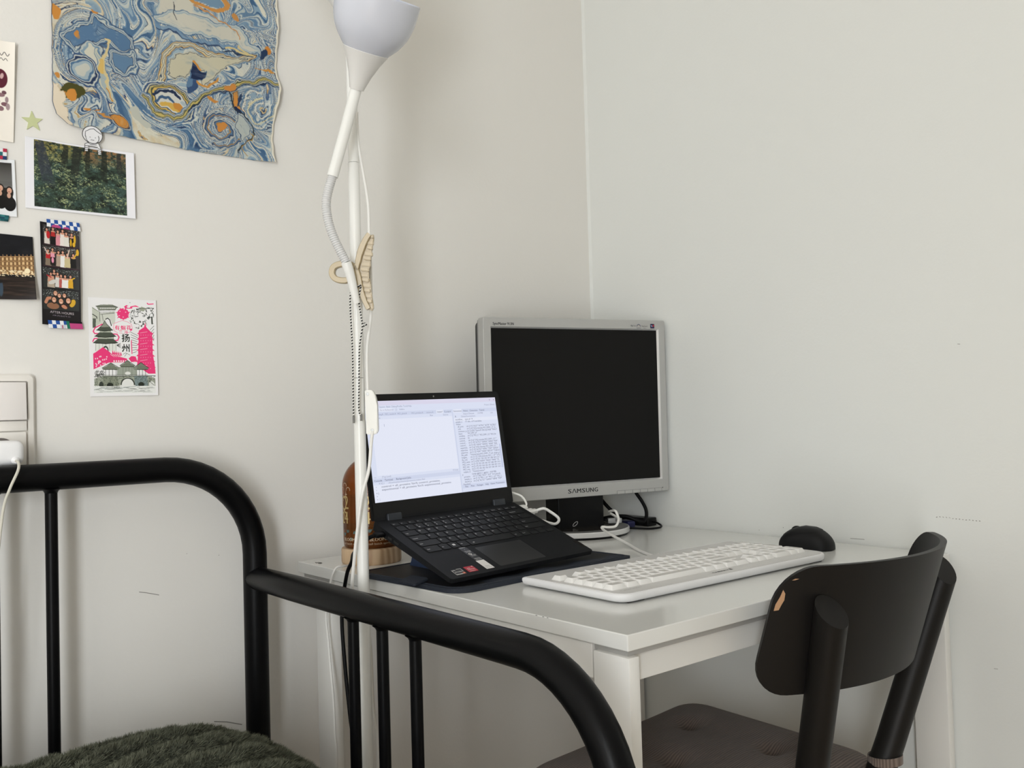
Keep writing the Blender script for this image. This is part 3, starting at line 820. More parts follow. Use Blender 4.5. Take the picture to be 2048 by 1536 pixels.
    for i, s in enumerate('三月'):
        x, y = c(490 + i * 72, 610); p.text(s, x, y, 56, pink, align='c')
    E(635, 555, 17, 15, pink)
    for s, yy in (('扬', 715), ('州', 855)):
        x, y = c(560, yy)
        for dx, dy in ((0, 0), (5, 0), (0, 4), (5, 4)): p.text(s, x + dx, y + dy, 122, ink, align='c')
    Ln([(640, 710), (648, 890)], 14, pink); Ln([(637, 705), (645, 895)], 3, 'f0eff0', .6)
    # rocks, top right
    mk = p.pmask([c(*q) for q in ((640, 290), (770, 240), (960, 250), (960, 480), (820, 500), (740, 560), (660, 500), (600, 420))])
    r = np.abs(fbm(p.X / 55, p.Y / 55, 4) - 0.5) * 2
    p.put(mk * (r < 0.085), ink, .85); P([(750, 290), (780, 232), (850, 258), (815, 300)], 'a4a998'); Ln([(740, 262), (850, 258)], 5, ink)
    Ln([(850, 262), (955, 255)], 5, ink); Ln([(930, 385), (935, 470)], 22, ink, .8)
    for k in range(9): Ln([(630 + k * 4, 590 + k * 36), (730 - k * 2, 640 + k * 28)], 5, ink)
    for k in range(5): Ln([(905 + k * 12, 560 + k * 38), (960, 505 + k * 42)], 5, ink)
    for k in range(5): Ln([(440, 770 + k * 2), (488, 745 + k * 16)], 5, ink)
    # pink pagoda
    P([(835, 455), (850, 520), (900, 570), (935, 610), (945, 900), (975, 1060), (985, 1170), (880, 1170), (720, 1060), (735, 900), (745, 570), (820, 520)], pink)
    for k in range(7):
        y = 590 + k * 78; P([(745 - k * 3, y), (720 - k * 4, y + 26), (960 + k * 5, y + 30), (925 + k * 4, y)], pink); Ln([(765, y + 12), (865, y - 4)], 5, 'f7cfdc')
        for j in range(5): E(775 + j * 34, y + 42, 5, 8, 'f490b2')
    # pink pavilion left and sails
    P([(150, 870), (245, 800), (330, 860), (380, 910), (520, 945), (580, 960), (580, 1010), (330, 1015), (120, 1110), (115, 890)], pink)
    for k in range(5): P([(360 + k * 28, 930), (380 + k * 28, 840 + k * 6), (415 + k * 24, 925)], pink); Ln([(350 + k * 30, 900), (400 + k * 30, 935)], 6, 'f0eff0')
    for k in range(26):
        a, b = rng.random(), rng.random(); E(140 + a * 200, 930 + b * 140, 8, 11, 'f7dbe4')
    for k in range(6): E(400 + k * 32, 995, 10, 12, 'f0eff0')
    P([(600, 960), (640, 925), (700, 930), (725, 1000), (640, 1010)], pink)
    Ln([(525, 900), (560, 880), (620, 910)], 5, ink, .7); Ln([(545, 930), (575, 890)], 5, ink, .7)
    # five pavilion bridge
    for (cx, w, yt, yb) in ((355, 120, 1020, 1110), (585, 105, 985, 1075), (775, 110, 1015, 1110)):
        P([(cx - w, yb - 15), (cx - w * .55, yt + 50), (cx, yt), (cx + w * .55, yt + 50), (cx + w, yb - 15), (cx + w * .8, yb + 8), (cx - w * .8, yb + 8)], '7d8474'); Ln([(cx - w, yb - 18), (cx, yt), (cx + w, yb - 18)], 7, ink); Ln([(cx - w * .9, yb), (cx + w * .9, yb)], 6, ink)
        for k in range(4): Ln([(cx - w * .6 + k * w * .4, yb + 5), (cx - w * .6 + k * w * .4, 1195)], 6, ink, .8)
        for k in range(9): Ln([(cx - w * .6 + k * w * .15, yt + 50), (cx - w * .75 + k * w * .19, yb - 4)], 2.5, ink, .6)
    P([(440, 1080), (720, 1080), (720, 1195), (440, 1195)], '8c9485', .8); E(590, 1165, 40, 24, 'e8e9e4')
    P([(130, 1240), (250, 1200), (870, 1195), (980, 1235), (980, 1340), (130, 1340)], 'a3a899')
    P([(245, 1210), (450, 1205), (465, 1370), (250, 1370)], '8a907f'); P([(680, 1205), (860, 1200), (880, 1350), (690, 1350)], '7f8f90')
    p.put((hatch > .62) * p.pmask([c(*q) for q in ((130, 1210), (980, 1205), (980, 1345), (130, 1370))]), '4b5348', .55)
    Ln([(130, 1210), (980, 1200)], 7, ink); Ln([(250, 1190), (870, 1185)], 3, ink)
    E(590, 1320, 98, 95, ink); E(590, 1325, 85, 88, 'e9eae6'); P([(480, 1330), (700, 1330), (700, 1420), (480, 1420)], 'e9eae6')
    for q in ((345, 1330, 45, 34), (780, 1320, 42, 34)): E(*q, '2a2f28')
    E(225, 1330, 30, 50, '3a4038'); E(930, 1320, 40, 45, 'dfe1dc'); Ln([(885, 1270), (960, 1330)], 5, ink)
    P([(125, 1345), (985, 1340), (985, 1440), (125, 1440)], 'e9ebe8')
    for k in range(60):
        a, b, w = rng.random(), rng.random(), rng.random(); x = 135 + a * 760; y = 1350 + b * 80; Ln([(x, y), (x + 30 + 80 * w, y - 2)], 3.2, ink, .35 + .5 * (1 - b))
    Ln([(130, 1395), (230, 1370), (420, 1380), (700, 1345)], 10, '7d8a86', .5)
    for k in range(24):
        a, b = rng.random(), rng.random(); E(150 + a * 110, 1130 + b * 70, 14, 9, ink, ring=3)
    Ln([(865, 185), (880, 200), (950, 195)], 14, pink); E(620, 178, 5, 5, '444444')
    return p
o = paper('postcard', postcard(), quad_map((-1.0750, 1.1773), (-0.9735, 1.1775), (-0.9723, 1.0272), (-1.0735, 1.0260), -0.0012, lambda u, v: 0.0015 * u ** 4), M_printmat)
tag(o, 'white city postcard with pink pagoda and grey bridge drawing on the wall', 'postcard')

# cream card at the picture's left edge
def card():
    p = Pic(600, 1470, 'f1ebe1', 5)
    p.ell(420, 560, 92, 140, '5a2130'); p.ell(440, 520, 22, 44, 'c9a7a6', 0.2); p.ell(300, 640, 120, 160, '6b2a38')
    for q in ((470, 760, 30, 28, '6b4a52'), (420, 800, 60, 30, '8a6a70'), (505, 860, 22, 45, '9a858a'), (480, 930, 46, 30, '7d5a62'), (520, 960, 26, 50, 'a48f92'), (430, 1000, 40, 36, '8a6a70'), (360, 900, 60, 60, '7d5a62')): p.ell(*q)
    x = np.linspace(0, 1, 40)
    p.line([(340 + 190 * a, 190 + 26 * math.sin(a * 16)) for a in x], 8, '3a3434'); p.line([(330 + 180 * a, 270 + 16 * math.sin(a * 20)) for a in x], 7, '3a3434')
    return p
o = paper('greeting_card', card(), quad_map((-1.2330, 1.5445), (-1.1720, 1.5428), (-1.1745, 1.3968), (-1.2350, 1.3985), -0.0015, lambda u, v: 0.006 * u ** 5 * (1 - v) + 0.001), M_printmat)
tag(o, 'cream card with maroon ink shapes left of the marbled paper', 'card')

# instant photo with two scraps of tape
def instant():
    p = Pic(540, 860, 'e4e7ea', 4.5)
    p.rect(40, 50, 498, 690, '23211f')
    p.put(((p.X > 40) & (p.X < 498) & (p.Y > 50) & (p.Y < 430)).astype(float) * np.clip((p.Y - 50) / 380, 0, 1) ** 0.5, '8a8a88', 0.75)
    p.put(((p.X > 40) & (p.X < 498) & (p.Y > 330) & (p.Y < 400)).astype(float), '5c5c5a', 0.6)
    for x, y in ((250, 420), (340, 440), (455, 470)):
        p.ell(x, y + 25, 52, 90, '15100e'); p.ell(x, y, 32, 44, 'd2a48d'); p.ell(x - 6, y + 18, 12, 5, 'a3453f'); p.ell(x, y + 200, 80, 110, '0d0c0d'); p.ell(x - 8, y + 75, 26, 40, 'caa08a')
    return p
t = thing('instant_photo', 'small white framed instant photo of two people at the left edge', 'photo', (-1.198, 0, 1.33))
paper('print', instant(), quad_map((-1.2262, 1.3690), (-1.1738, 1.3713), (-1.1715, 1.2882), (-1.2250, 1.2870), -0.0014, lambda u, v: 0.002 * u ** 4), M_photomat, t)
def tape3(cols):
    p = Pic(300, 160, 'dfe3e6', 8)
    for i in range(6):
        for j in range(3): p.rect(i * 50, j * 54, i * 50 + 50, j * 54 + 54, cols[(i * 2 + j) % len(cols)])
    return p
o = paper('washi_tape', tape3(['1d3f6e', 'e6e9ec', '2a6a70', 'b03048', 'e6e9ec', '223a66', '3f8a84']), quad_map((-1.2140, 1.3855), (-1.1835, 1.3860), (-1.1840, 1.3700), (-1.2140, 1.3690), -0.0036), M_printmat, t)
tag(o, 'chequered scrap of tape in navy teal and red')
o = paper('washi_tape', tape3(['1d5a60', '2a6a70', '14464c', '3b7f80', '1d4a5c']), quad_map((-1.2130, 1.2905), (-1.1818, 1.2890), (-1.1832, 1.2800), (-1.2130, 1.2810), -0.0036), M_printmat, t)
tag(o, 'teal scrap of tape')

# night photograph of a lit square
def night():
    p = Pic(1100, 950, '0c0e15', 6)
    X, Y = p.X, p.Y
    p.put(np.clip(fbm(X / 260, Y / 120, 3) * 1.6 - 0.6, 0, 1), '23262c', 0.6)
    yb = 290 + (1100 - X) * 0.09 - 70
    bld = (Y > yb + 70) & (Y < 590 - (X - 600) * 0.02)
    p.put(bld.astype(float), '7a5a3a')
    row = ((Y - yb - 70) / 70) % 1; colm = (X / 52) % 1
    p.put(bld * ((row > .25) & (row < .85) & (colm > .25) & (colm < .75)), 'e0bd8a', .95)
    p.put(bld * (row < .12), 'c49a6a', .8)
    p.put(((np.abs(Y - yb - 58) < 14) & (colm > .42) & (colm < .58)).astype(float), 'b08a60')
    gl = (Y > 520) & (Y < 610) & (vnoise(X / 13, Y / 11) > 0.55)
    p.put(gl.astype(float), 'f2dfb8', .95)
    p.put((Y > 610).astype(float), '1d1613'); p.put((Y > 610) * np.clip(fbm(X / 180, Y / 22, 3) * 2 - .8, 0, 1), '5a4438', .7)
    p.ell(1010, 520, 36, 40, 'f5e6c0'); p.put((Y > 900).astype(float), '2a2528', .5); p.ell(672, 800, 26, 110, '3a4a5a'); p.ell(668, 690, 20, 26, '1a1614')
    return p
o = paper('night_photo', night(), quad_map((-1.2610, 1.2630), (-1.1510, 1.2610), (-1.1488, 1.1684), (-1.2630, 1.1650), -0.002, lambda u, v: 0.009 * u ** 5 * v ** 2 + 0.001), M_photomat)
tag(o, 'dark night photo of a lit arcaded square beside the photo strip', 'photo')

# glow star and doodle sticker
pts = []
for k in range(10):
    a = PI / 2 + k * PI / 5 + 0.08; r = 0.0150 if k % 2 == 0 else 0.0062
    pts.append((-1.1487 + r * math.cos(a), 1.4330 + r * math.sin(a) * 1.05))
bm = bmesh.new()
A, B = add_prism(bm, pts, 0, 0.0015, M=Matrix(((1, 0, 0, 0), (0, 0, -1, 0), (0, 1, 0, 0), (0, 0, 0, 1))))
o = obj('star_sticker', bm, M_star, smooth=False)
tag(o, 'pale green glow star stuck on the wall above the forest print', 'sticker')

def doodle():
    cx, cz = -1.0670, 1.4170
    Mx = frame_M((cx, -0.0072, cz), (1, 0, 0), (0, 0, 1), (0, -1, 0))
    t = thing('doodle_sticker', 'small black and white sticker of a drawn girl holding the forest print', 'sticker', (cx, 0, cz))
    head = [(0.0145 * math.cos(a), 0.0075 + (0.0140 if math.sin(a) > 0 else 0.0125) * math.sin(a)) for a in np.linspace(0, 2 * PI, 36, endpoint=False)]
    body = [(-0.0115, -0.018), (-0.0105, -0.006), (-0.004, -0.003), (0.006, -0.003), (0.0115, -0.007), (0.0128, -0.020), (0.0085, -0.021), (0.0075, -0.0105), (-0.0065, -0.0095), (-0.0070, -0.018)]
    bm = bmesh.new(); add_prism(bm, head, 0, 0.0004, M=Mx); add_prism(bm, body, -0.0001, 0.0003, M=Mx)
    obj('paper', bm, M_paperback, t, world=True, smooth=False)
    bm = bmesh.new()
    def ln(p, r=0.00042): add_tube(bm, [Mx @ Vector((a, b, 0.0005)) for a, b in p], r, seg=5)
    ln(head + head[:1], .0005); ln([(-0.0105, 0.004), (-0.010, 0.012), (-0.003, 0.0165), (0.002, 0.0178), (0.0065, 0.0145), (0.0125, 0.011)])
    face = [(0.0095 * math.cos(a), 0.0035 + 0.0088 * math.sin(a)) for a in np.linspace(PI * 0.95, 2.15 * PI, 20)]
    ln(face); ln([(-0.0025, -0.0002), (-0.0008, 0.0003), (0.0008, -0.0002), (0.0025, 0.0002)], .0004)
    for x in (-0.0035, 0.0042): ln([(x, 0.0045), (x, 0.0037)], .0006)
    ln([(-0.0115, -0.018), (-0.0110, -0.007), (-0.006, -0.0045)]); ln([(0.0095, -0.005), (0.0122, -0.012), (0.0128, -0.020)])
    for k in range(3): ln([(-0.0112, -0.010 - k * .003), (-0.0068, -0.0095 - k * .003)]); ln([(0.0078, -0.012 - k * .003), (0.0125, -0.0125 - k * .003)])
    ln([(-0.0065, -0.0095), (0.0075, -0.0100)]); ln([(-0.0070, -0.0045), (-0.002, -0.0075), (0.006, -0.0065)])
    obj('ink_lines', bm, M_print, t, world=True)
doodle()

# ------------------------------------------------------------------ switch and socket plate, charger
t = thing('wall_switch_plate', 'off white double wall plate with a rocker switch above a socket', 'switch', (-1.1925, 0, 0.985))
bm = bmesh.new()
Mw = Matrix(((1, 0, 0, 0), (0, 0, -1, 0), (0, 1, 0, 0), (0, 0, 0, 1)))        # drawing plane x, z with depth towards the room
o2 = rrect(0.081, 0.152, 0.008, 6, -1.1925, 0.9836); o1 = rrect(0.076, 0.147, 0.006, 6, -1.1925, 0.9836); oi = rrect(0.0615, 0.131, 0.002, 6, -1.1925, 0.9836)
R0 = [bm.verts.new((x, 0, z)) for x, z in o2]; R1 = [bm.verts.new((x, -0.006, z)) for x, z in o2]; R2 = [bm.verts.new((x, -0.0095, z)) for x, z in o1]; R3 = [bm.verts.new((x, -0.0105, z)) for x, z in oi]; R4 = [bm.verts.new((x, -0.004, z)) for x, z in oi]
for a, b in ((R0, R1), (R1, R2), (R2, R3), (R3, R4)):
    for k in range(len(a)): bm.faces.new((a[k], a[(k + 1) % len(a)], b[(k + 1) % len(a)], b[k]))
bm.faces.new(R4)
obj('frame', bm, M_plate, t, world=True, angle=25)
bm = box((-1.1925, -0.0085, 1.0205), (0.056, 0.013, 0.0545), bevel=0.002)
for v in bm.verts:
    if v.co.y < -0.01: v.co.y -= 0.0035 * (1.048 - v.co.z) / 0.0545
obj('rocker', bm, M_rocker, t, world=True)
obj('middle_bar', box((-1.1925, -0.0065, 0.985), (0.058, 0.008, 0.0145), bevel=0.001), M_plate, t, world=True)
bm = bmesh.new()
add_prism(bm, rrect(0.056, 0.056, 0.002, 4, -1.1925, 0.9480), 0.002, 0.0095, M=Mw)
so = obj('socket', bm, M_plate, t, world=True, smooth=False)
bm = bmesh.new()
add_prism(bm, [(-1.1975 + 0.0195 * math.cos(a), 0.9490 + 0.0195 * math.sin(a)) for a in np.linspace(0, 2 * PI, 32, endpoint=False)], 0.0095, 0.0099, M=Mw)
obj('socket_well_shade', bm, mat('socket_shadow_grey', (0.16, 0.14, 0.13), 0.5), so, smooth=False)  # flat disc, the shade inside the well painted as dark grey
so.children[0].data.transform(root_mw(t).inverted())

t = thing('phone_charger', 'white plug in charger with a thin cable hanging over the bed rail', 'charger', (-1.196, -0.03, 0.948))
bm = box((-1.1995, -0.0325, 0.9475), (0.047, 0.045, 0.0345), bevel=0.010, seg=4)
obj('body', bm, M_charger, t, world=True)
bm = bmesh.new(); add_lathe(bm, [(0.0055, 0), (0.0048, 0.003), (0.0030, 0.006)], seg=16, M=frame_M((-1.1885, -0.0545, 0.9372), (1, 0, 0), (0, 0, 1), (0, -1, -0.2)))
obj('port_collar', bm, M_charger, t, world=True)
p = smooth_path([(-1.1885, -0.056, 0.937), (-1.1895, -0.078, 0.934), (-1.1935, -0.092, 0.924), (-1.2040, -0.093, 0.900), (-1.2120, -0.092, 0.872), (-1.222, -0.10, 0.80), (-1.24, -0.11, 0.66), (-1.255, -0.12, 0.60)], 8)
obj('cable', tube(p, 0.0019, seg=8), mat('cable_beige', (0.62, 0.60, 0.52), 0.45), t, world=True)

# ------------------------------------------------------------------ daybed, mattress, blanket
t = thing('daybed_frame', 'black tubular metal daybed frame against the back wall', 'bed', (-1.85, -0.50, 0))
XR, XL, YH = -0.8425, -2.86, -0.06
R = 0.019
def arc(c, r, a0, a1, f, n=14): return [f(c[0] + r * math.cos(a), c[1] + r * math.sin(a)) for a in np.linspace(a0, a1, n)]
fx = lambda a, b: (a, YH, b)
zr = 0.9118; ra = 0.143
path = [(XL, YH, 0.0), (XL, YH, 0.4), (XL, YH, zr - ra)] + arc((XL + ra, zr - ra), ra, PI, PI / 2, fx)[1:] + [(-2.2, YH, zr), (-1.6, YH, zr), (-1.2, YH, zr)] + arc((XR - ra, zr - ra), ra, PI / 2, 0, fx) + [(XR, YH, 0.5), (XR, YH, 0.25), (XR, YH, 0.0)]
obj('headboard_tube', tube(path, R, seg=24), M_black, t, world=True)
for k in range(3):
    for x in (-1.1447 - 0.0742 * k, -2.56 + 0.0742 * k):
        bm = tube([(x, YH, 0.27), (x, YH, 0.6), (x, YH, zr - 0.012)], 0.0085, seg=14, cap=False)
        add_lathe(bm, [(0.0085, 0), (0.0098, 0.003), (0.014, 0.006)], seg=14, M=Matrix.Translation((x, YH, zr - R - 0.004)))
        obj('spindle', bm, M_black, t, world=True)
for sgn, X in ((1, XR), (-1, XL)):
    fy = lambda a, b: (X - 0.0005 * sgn, a, b)
    path = [(X, YH - 0.004, 0.7295), (X, -0.2, 0.7295), (X, -0.45, 0.7295), (X, -0.70, 0.7295)] + arc((-0.725, 0.7295 - 0.143), 0.143, PI / 2, PI, fy) + [(X, -0.868, 0.4), (X, -0.868, 0.0)]
    bm = bmesh.new()
    rr = [0.0185] + [0.0195] * (len(path) - 1)
    add_tube(bm, [(X, YH + 0.010, 0.7295)] + path, [0.010] + rr, seg=24)
    obj('side_arm', bm, M_black, t, world=True)
    for y in (-0.3685, -0.4425, -0.5190):
        bm = tube([(X, y, 0.30), (X, y, 0.5), (X, y, 0.722)], 0.0078, seg=14, cap=False)
        add_lathe(bm, [(0.0078, 0), (0.0092, 0.003), (0.013, 0.006)], seg=14, M=Matrix.Translation((X, y, 0.7295 - R - 0.004)))
        obj('spindle', bm, M_black, t, world=True)
    obj('end_rail', tube([(X, YH, 0.29), (X, -0.5, 0.29), (X, -0.868, 0.29)], 0.014, seg=14), M_black, t, world=True)
for y in (YH, -0.868): obj('long_rail', tube([(XL, y, 0.26), (-1.9, y, 0.26), (XR, y, 0.26)], 0.014, seg=14), M_black, t, world=True)
bm = bmesh.new()
for k in range(12): add_box(bm, (-2.70 + k * 0.155, -0.465, 0.276), (0.06, 0.78, 0.012))
obj('slatted_base', bm, M_wood, t, world=True, smooth=False)
bm = box((-1.852, -0.478, 0.370), (1.95, 0.755, 0.17), bevel=0.03, seg=4)
o = obj('mattress', bm, mat('mattress_ticking', (0.7, 0.7, 0.68), 0.8)); tag(o, 'pale mattress under the dark green fleece blanket', 'mattress')

# fleece blanket: a rumpled surface with a pile of fibres
BX0, BX1, BY0, BY1 = -1.62, -0.866, -0.80, -0.095
def blanket_z(x, y, full=False):
    zr = np.interp(x, [-1.62, -1.40, -1.28, -1.20, -1.12, -1.06, -1.01, -0.97, -0.93, -0.90, -0.88, -0.866], [.57, .575, .572, .570, .573, .576, .572, .560, .540, .519, .500, .475])
    yc = -0.26 + 0.0 * x
    d = y - yc
    z = zr - np.where(d > 0, 1.35 * d * d + 0.10 * d, 0.10 * d * d)
    ph = (y - 0.42 * (x + 1.0) + 0.030 * np.sin(x * 13) + 0.012 * np.sin(x * 31 + 2)) / 0.066
    f = ph - np.floor(ph)
    ridge = np.sin(PI * f) ** 0.45
    z = z + 0.046 * (ridge - 0.93) * np.clip((x + 1.75) * 3, 0.3, 1)
    z = z + 0.006 * (fbm(x * 14 + 50, y * 14 + 50, 3) - 0.5)
    return (np.maximum(z, 0.462), ridge) if full else np.maximum(z, 0.462)
nx, ny = 200, 300
gx, gy = np.meshgrid(np.linspace(BX0, BX1, nx), np.linspace(BY0, BY1, ny))
gz = blanket_z(gx, gy)
bm = bmesh.new()
vs = [[bm.verts.new((gx[j, i], gy[j, i], gz[j, i])) for i in range(nx)] for j in range(ny)]
for j in range(ny - 1):
    for i in range(nx - 1): bm.faces.new((vs[j][i], vs[j][i + 1], vs[j + 1][i + 1], vs[j + 1][i]))
rim = vs[0] + [r[-1] for r in vs[1:]] + vs[-1][-2::-1] + [r[0] for r in vs[-2:0:-1]]
low = [bm.verts.new((v.co.x, v.co.y, 0.455)) for v in rim]
for k in range(len(rim)): bm.faces.new((rim[k], rim[(k + 1) % len(rim)], low[(k + 1) % len(rim)], low[k]))
M_fleece = mat('fleece_base', (0.050, 0.055, 0.040), 0.9)
blanket = obj('fleece_blanket', bm, M_fleece)
tag(blanket, 'dark green plush fleece blanket heaped on the daybed', 'blanket')
N = 290000
px_ = BX0 + 0.004 + rng.random(N) ** 0.75 * (BX1 - BX0 - 0.004); py_ = BY1 - 0.004 - rng.random(N) ** 1.15 * (BY1 - BY0 - 0.008)
pz_, rg_ = blanket_z(px_, py_, True)
ok_ = rg_ > 0.62
px_, py_, pz_ = px_[ok_], py_[ok_], pz_[ok_]; N = len(px_)
e = 0.002
nrm = np.stack([-(blanket_z(px_ + e, py_) - pz_) / e, -(blanket_z(px_, py_ + e) - pz_) / e, np.ones(N)], -1)
nrm /= np.linalg.norm(nrm, axis=1)[:, None]
cl = fbm(px_ * 60, py_ * 60, 2) * 6.3; c2 = fbm(px_ * 160 + 8, py_ * 160, 2) - 0.5
lean = np.stack([np.cos(cl) * 0.5 + 0.45 + c2, np.sin(cl) * 0.5 - 0.65 + c2, np.zeros(N)], -1) * 0.8 + rng.normal(0, 0.25, (N, 3))
L = 0.0050 + 0.0045 * rng.random(N)
dirv = nrm * 0.9 + lean; dirv /= np.linalg.norm(dirv, axis=1)[:, None]
base = np.stack([px_, py_, pz_ - 0.0008], -1)
tip = base + dirv * L[:, None]
side = np.cross(dirv, rng.normal(0, 1, (N, 3))); side /= np.linalg.norm(side, axis=1)[:, None]
w = 0.00055
co = np.concatenate([base - side * w, base + side * w, tip]).reshape(3, N, 3).transpose(1, 0, 2).reshape(-1, 3)
me = bpy.data.meshes.new('pile')
me.vertices.add(3 * N); me.vertices.foreach_set('co', co.ravel())
me.loops.add(3 * N); me.loops.foreach_set('vertex_index', np.arange(3 * N))
me.polygons.add(N); me.polygons.foreach_set('loop_start', np.arange(N) * 3)
me.update(calc_edges=True)
sh = np.repeat(0.65 + 0.5 * rng.random(N) + 0.35 * c2, 3)[:, None]
at = me.color_attributes.new('Col', 'FLOAT_COLOR', 'POINT')
tip_shading = np.tile([0.85, 0.85, 1.35], N)[:, None]  # roots darker, tips lighter: shading of the pile put into the colour
at.data.foreach_set('color', np.concatenate([np.array([[0.155, 0.162, 0.118]]) * sh * tip_shading, np.ones((3 * N, 1))], 1).ravel())
me.materials.append(attr_mat('fleece_pile', 0.8, 0.1))
pile = bpy.data.objects.new('pile', me); COL.objects.link(pile); pile.parent = blanket; pile['kind'] = 'stuff'

# ------------------------------------------------------------------ desk
t = thing('desk', 'white square desk standing in the corner of the room', 'desk', (-0.376, -0.405, 0))
DX0, DX1, DY0, DY1 = -0.748, -0.004, -0.789, -0.0215
obj('desk_top', box(((DX0 + DX1) / 2, (DY0 + DY1) / 2, 0.7309), (DX1 - DX0, DY1 - DY0, 0.0182), bevel=0.0012, seg=2), M_desk, t, world=True, smooth=False)
obj('gap_filler', box(((DX0 + DX1) / 2, (DY0 + DY1) / 2, 0.7180), (DX1 - DX0 - 0.016, DY1 - DY0 - 0.016, 0.0078)), M_gapshade, t, world=True, smooth=False)  # fills the gap under the top, its shade put into the colour
for x, y0, y1 in ((-0.7375, -0.7885, -0.7330), (-0.7375, -0.1330, -0.0800), (-0.0200, -0.7885, -0.7330), (-0.0200, -0.1330, -0.0800)):
    obj('leg', box((x, (y0 + y1) / 2, 0.3572), (0.0175, y1 - y0, 0.7144), bevel=0.0022, seg=2), M_deskleg, t, world=True)
for c, s in (((-0.7365, -0.430, 0.7012), (0.016, 0.60, 0.0390)), ((-0.0210, -0.430, 0.7012), (0.016, 0.60, 0.0390)), ((-0.3790, -0.7640, 0.7017), (0.70, 0.017, 0.0400)), ((-0.3790, -0.10, 0.7017), (0.70, 0.017, 0.0400))):
    obj('apron', box(c, s, bevel=0.001), M_deskleg, t, world=True, smooth=False)
bm = bmesh.new()
for k in range(9):
    x, y, a, l = -0.7315 + rng.normal(0, .003), -0.0690 + rng.normal(0, .006), rng.normal(1.2, .5), 0.002 + 0.004 * rng.random()
    add_prism(bm, [(x + l * math.cos(a) * q + 0.0011 * b * math.sin(a), y + l * math.sin(a) * q - 0.0011 * b * math.cos(a)) for q, b in ((-1, -.5), (.2, -1), (1, 0), (.3, 1), (-.8, .6))], 0.7401, 0.74025)
obj('worn_patch', bm, mat('worn_foil', (0.10, 0.09, 0.08), 0.8), t, world=True, smooth=False)
bm = bmesh.new()
for x, y in ((-0.748, -0.66), (-0.748, -0.652), (-0.748, -0.640)): add_box(bm, (x - 0.0001, y, 0.7396), (0.0006, 0.0022, 0.0006))
obj('chipped_edge', bm, M_printg, t, world=True, smooth=False)

# ------------------------------------------------------------------ floor lamp
LX, LY = -0.790, -0.3090
t = thing('floor_lamp', 'white floor lamp with an uplighter and a bowl shaped reading light', 'lamp', (LX, LY, 0))
obj('base', lathe([(0.115, 0), (0.115, 0.012), (0.108, 0.018), (0.02, 0.024), (0.012, 0.05)], seg=48, M=Matrix.Translation((LX, LY, 0))), M_lamp, t, world=True)
for z0, z1, r in ((0.03, 0.4385, 0.0085), (0.4393, 1.040, 0.0085), (1.0408, 1.3555, 0.0083), (1.3563, 1.552, 0.0077)):
    obj('pole', tube([(LX, LY, z0), (LX, LY, (z0 + z1) / 2), (LX, LY, z1)], r, seg=24), M_lamp, t, world=True)
obj('pole_core', tube([(LX, LY, 0.1), (LX, LY, 1.5)], 0.0068, seg=12), M_screw, t, world=True)
MU = Matrix.Translation((LX, LY, 1.540))
obj('uplighter_socket', lathe([(0.0085, 0), (0.012, 0.012), (0.020, 0.040), (0.034, 0.062)], seg=40, M=MU), M_socket, t, world=True)
obj('uplighter_shade', lathe([(0.034, 0.062), (0.060, 0.090), (0.095, 0.135), (0.118, 0.180), (0.128, 0.215), (0.126, 0.215), (0.115, 0.181), (0.093, 0.139), (0.058, 0.095), (0.030, 0.070)], seg=56, M=MU, cap=False), M_shade, t, world=True)
# reading arm
arm = [(-0.8040, -0.3325, 1.1465), (-0.8138, -0.3345, 1.1827), (-0.8212, -0.3350, 1.2036)]
n = 28
sl = smooth_path(arm, 8)
obj('arm_sleeve', tube(sl, [0.0050 + 0.0024 * min(1, i / 12) for i in range(len(sl))], seg=18), M_lamp, t, world=True)
flex = smooth_path([(-0.8212, -0.3350, 1.2036), (-0.8356, -0.3300, 1.2351), (-0.8441, -0.3275, 1.2630), (-0.8461, -0.3277, 1.2907), (-0.8385, -0.3327, 1.3248)], 36)
def by_length(P, step):
    d = [0.0]
    for a_, b_ in zip(P, P[1:]): d.append(d[-1] + (b_ - a_).length)
    q = np.arange(0, d[-1], step)
    return [Vector([float(np.interp(v, d, [p_[k_] for p_ in P])) for k_ in range(3)]) for v in q]
flex = by_length(flex, 0.0031 / 4)
rad = [(0.0066, 0.0066, 0.0056, 0.0056)[i % 4] for i in range(len(flex))]
obj('flexible_neck', tube(flex, rad, seg=18), mat('flex_white', (0.66, 0.66, 0.66), 0.35), t, world=True, angle=20)
HB = Vector((-0.8096, -0.3551, 1.4483))
obj('arm_tube', tube([(-0.8385, -0.3327, 1.3240), (-0.8240, -0.3440, 1.3862), HB + Vector((0.0005, -0.0004, 0.004))], 0.0080, seg=24), M_lamp, t, world=True)
cr, cu, cf = Vector((0.7676, -0.6402, -0.0284)), Vector((0.0028, -0.0410, 0.9992)), Vector((0.6409, 0.7671, 0.0297))
ax = (cr * 0.305 + cu * 0.90 - cf * 0.36).normalized()
xh = ax.cross(Vector((0, 1, 0))).normalized()
MH = frame_M(HB, xh, ax.cross(xh), ax)
obj('reading_socket', lathe([(0.0105, 0.0), (0.0112, 0.003), (0.0165, 0.020), (0.0240, 0.038), (0.0325, 0.0535), (0.0310, 0.0560)], seg=44, M=MH), M_socket, t, world=True)
prof = smooth_prof([(0.0312, 0.0530), (0.0335, 0.0555), (0.0425, 0.0660), (0.0500, 0.0780), (0.0550, 0.0920), (0.0575, 0.1080), (0.0582, 0.1230), (0.0582, 0.1290), (0.0577, 0.1300), (0.0570, 0.1290), (0.0570, 0.1230), (0.0562, 0.1080), (0.0537, 0.0930), (0.0487, 0.0800), (0.0410, 0.0680), (0.030, 0.0590)])
obj('reading_shade', lathe(prof, seg=64, M=MH, cap=False), M_shade, t, world=True)
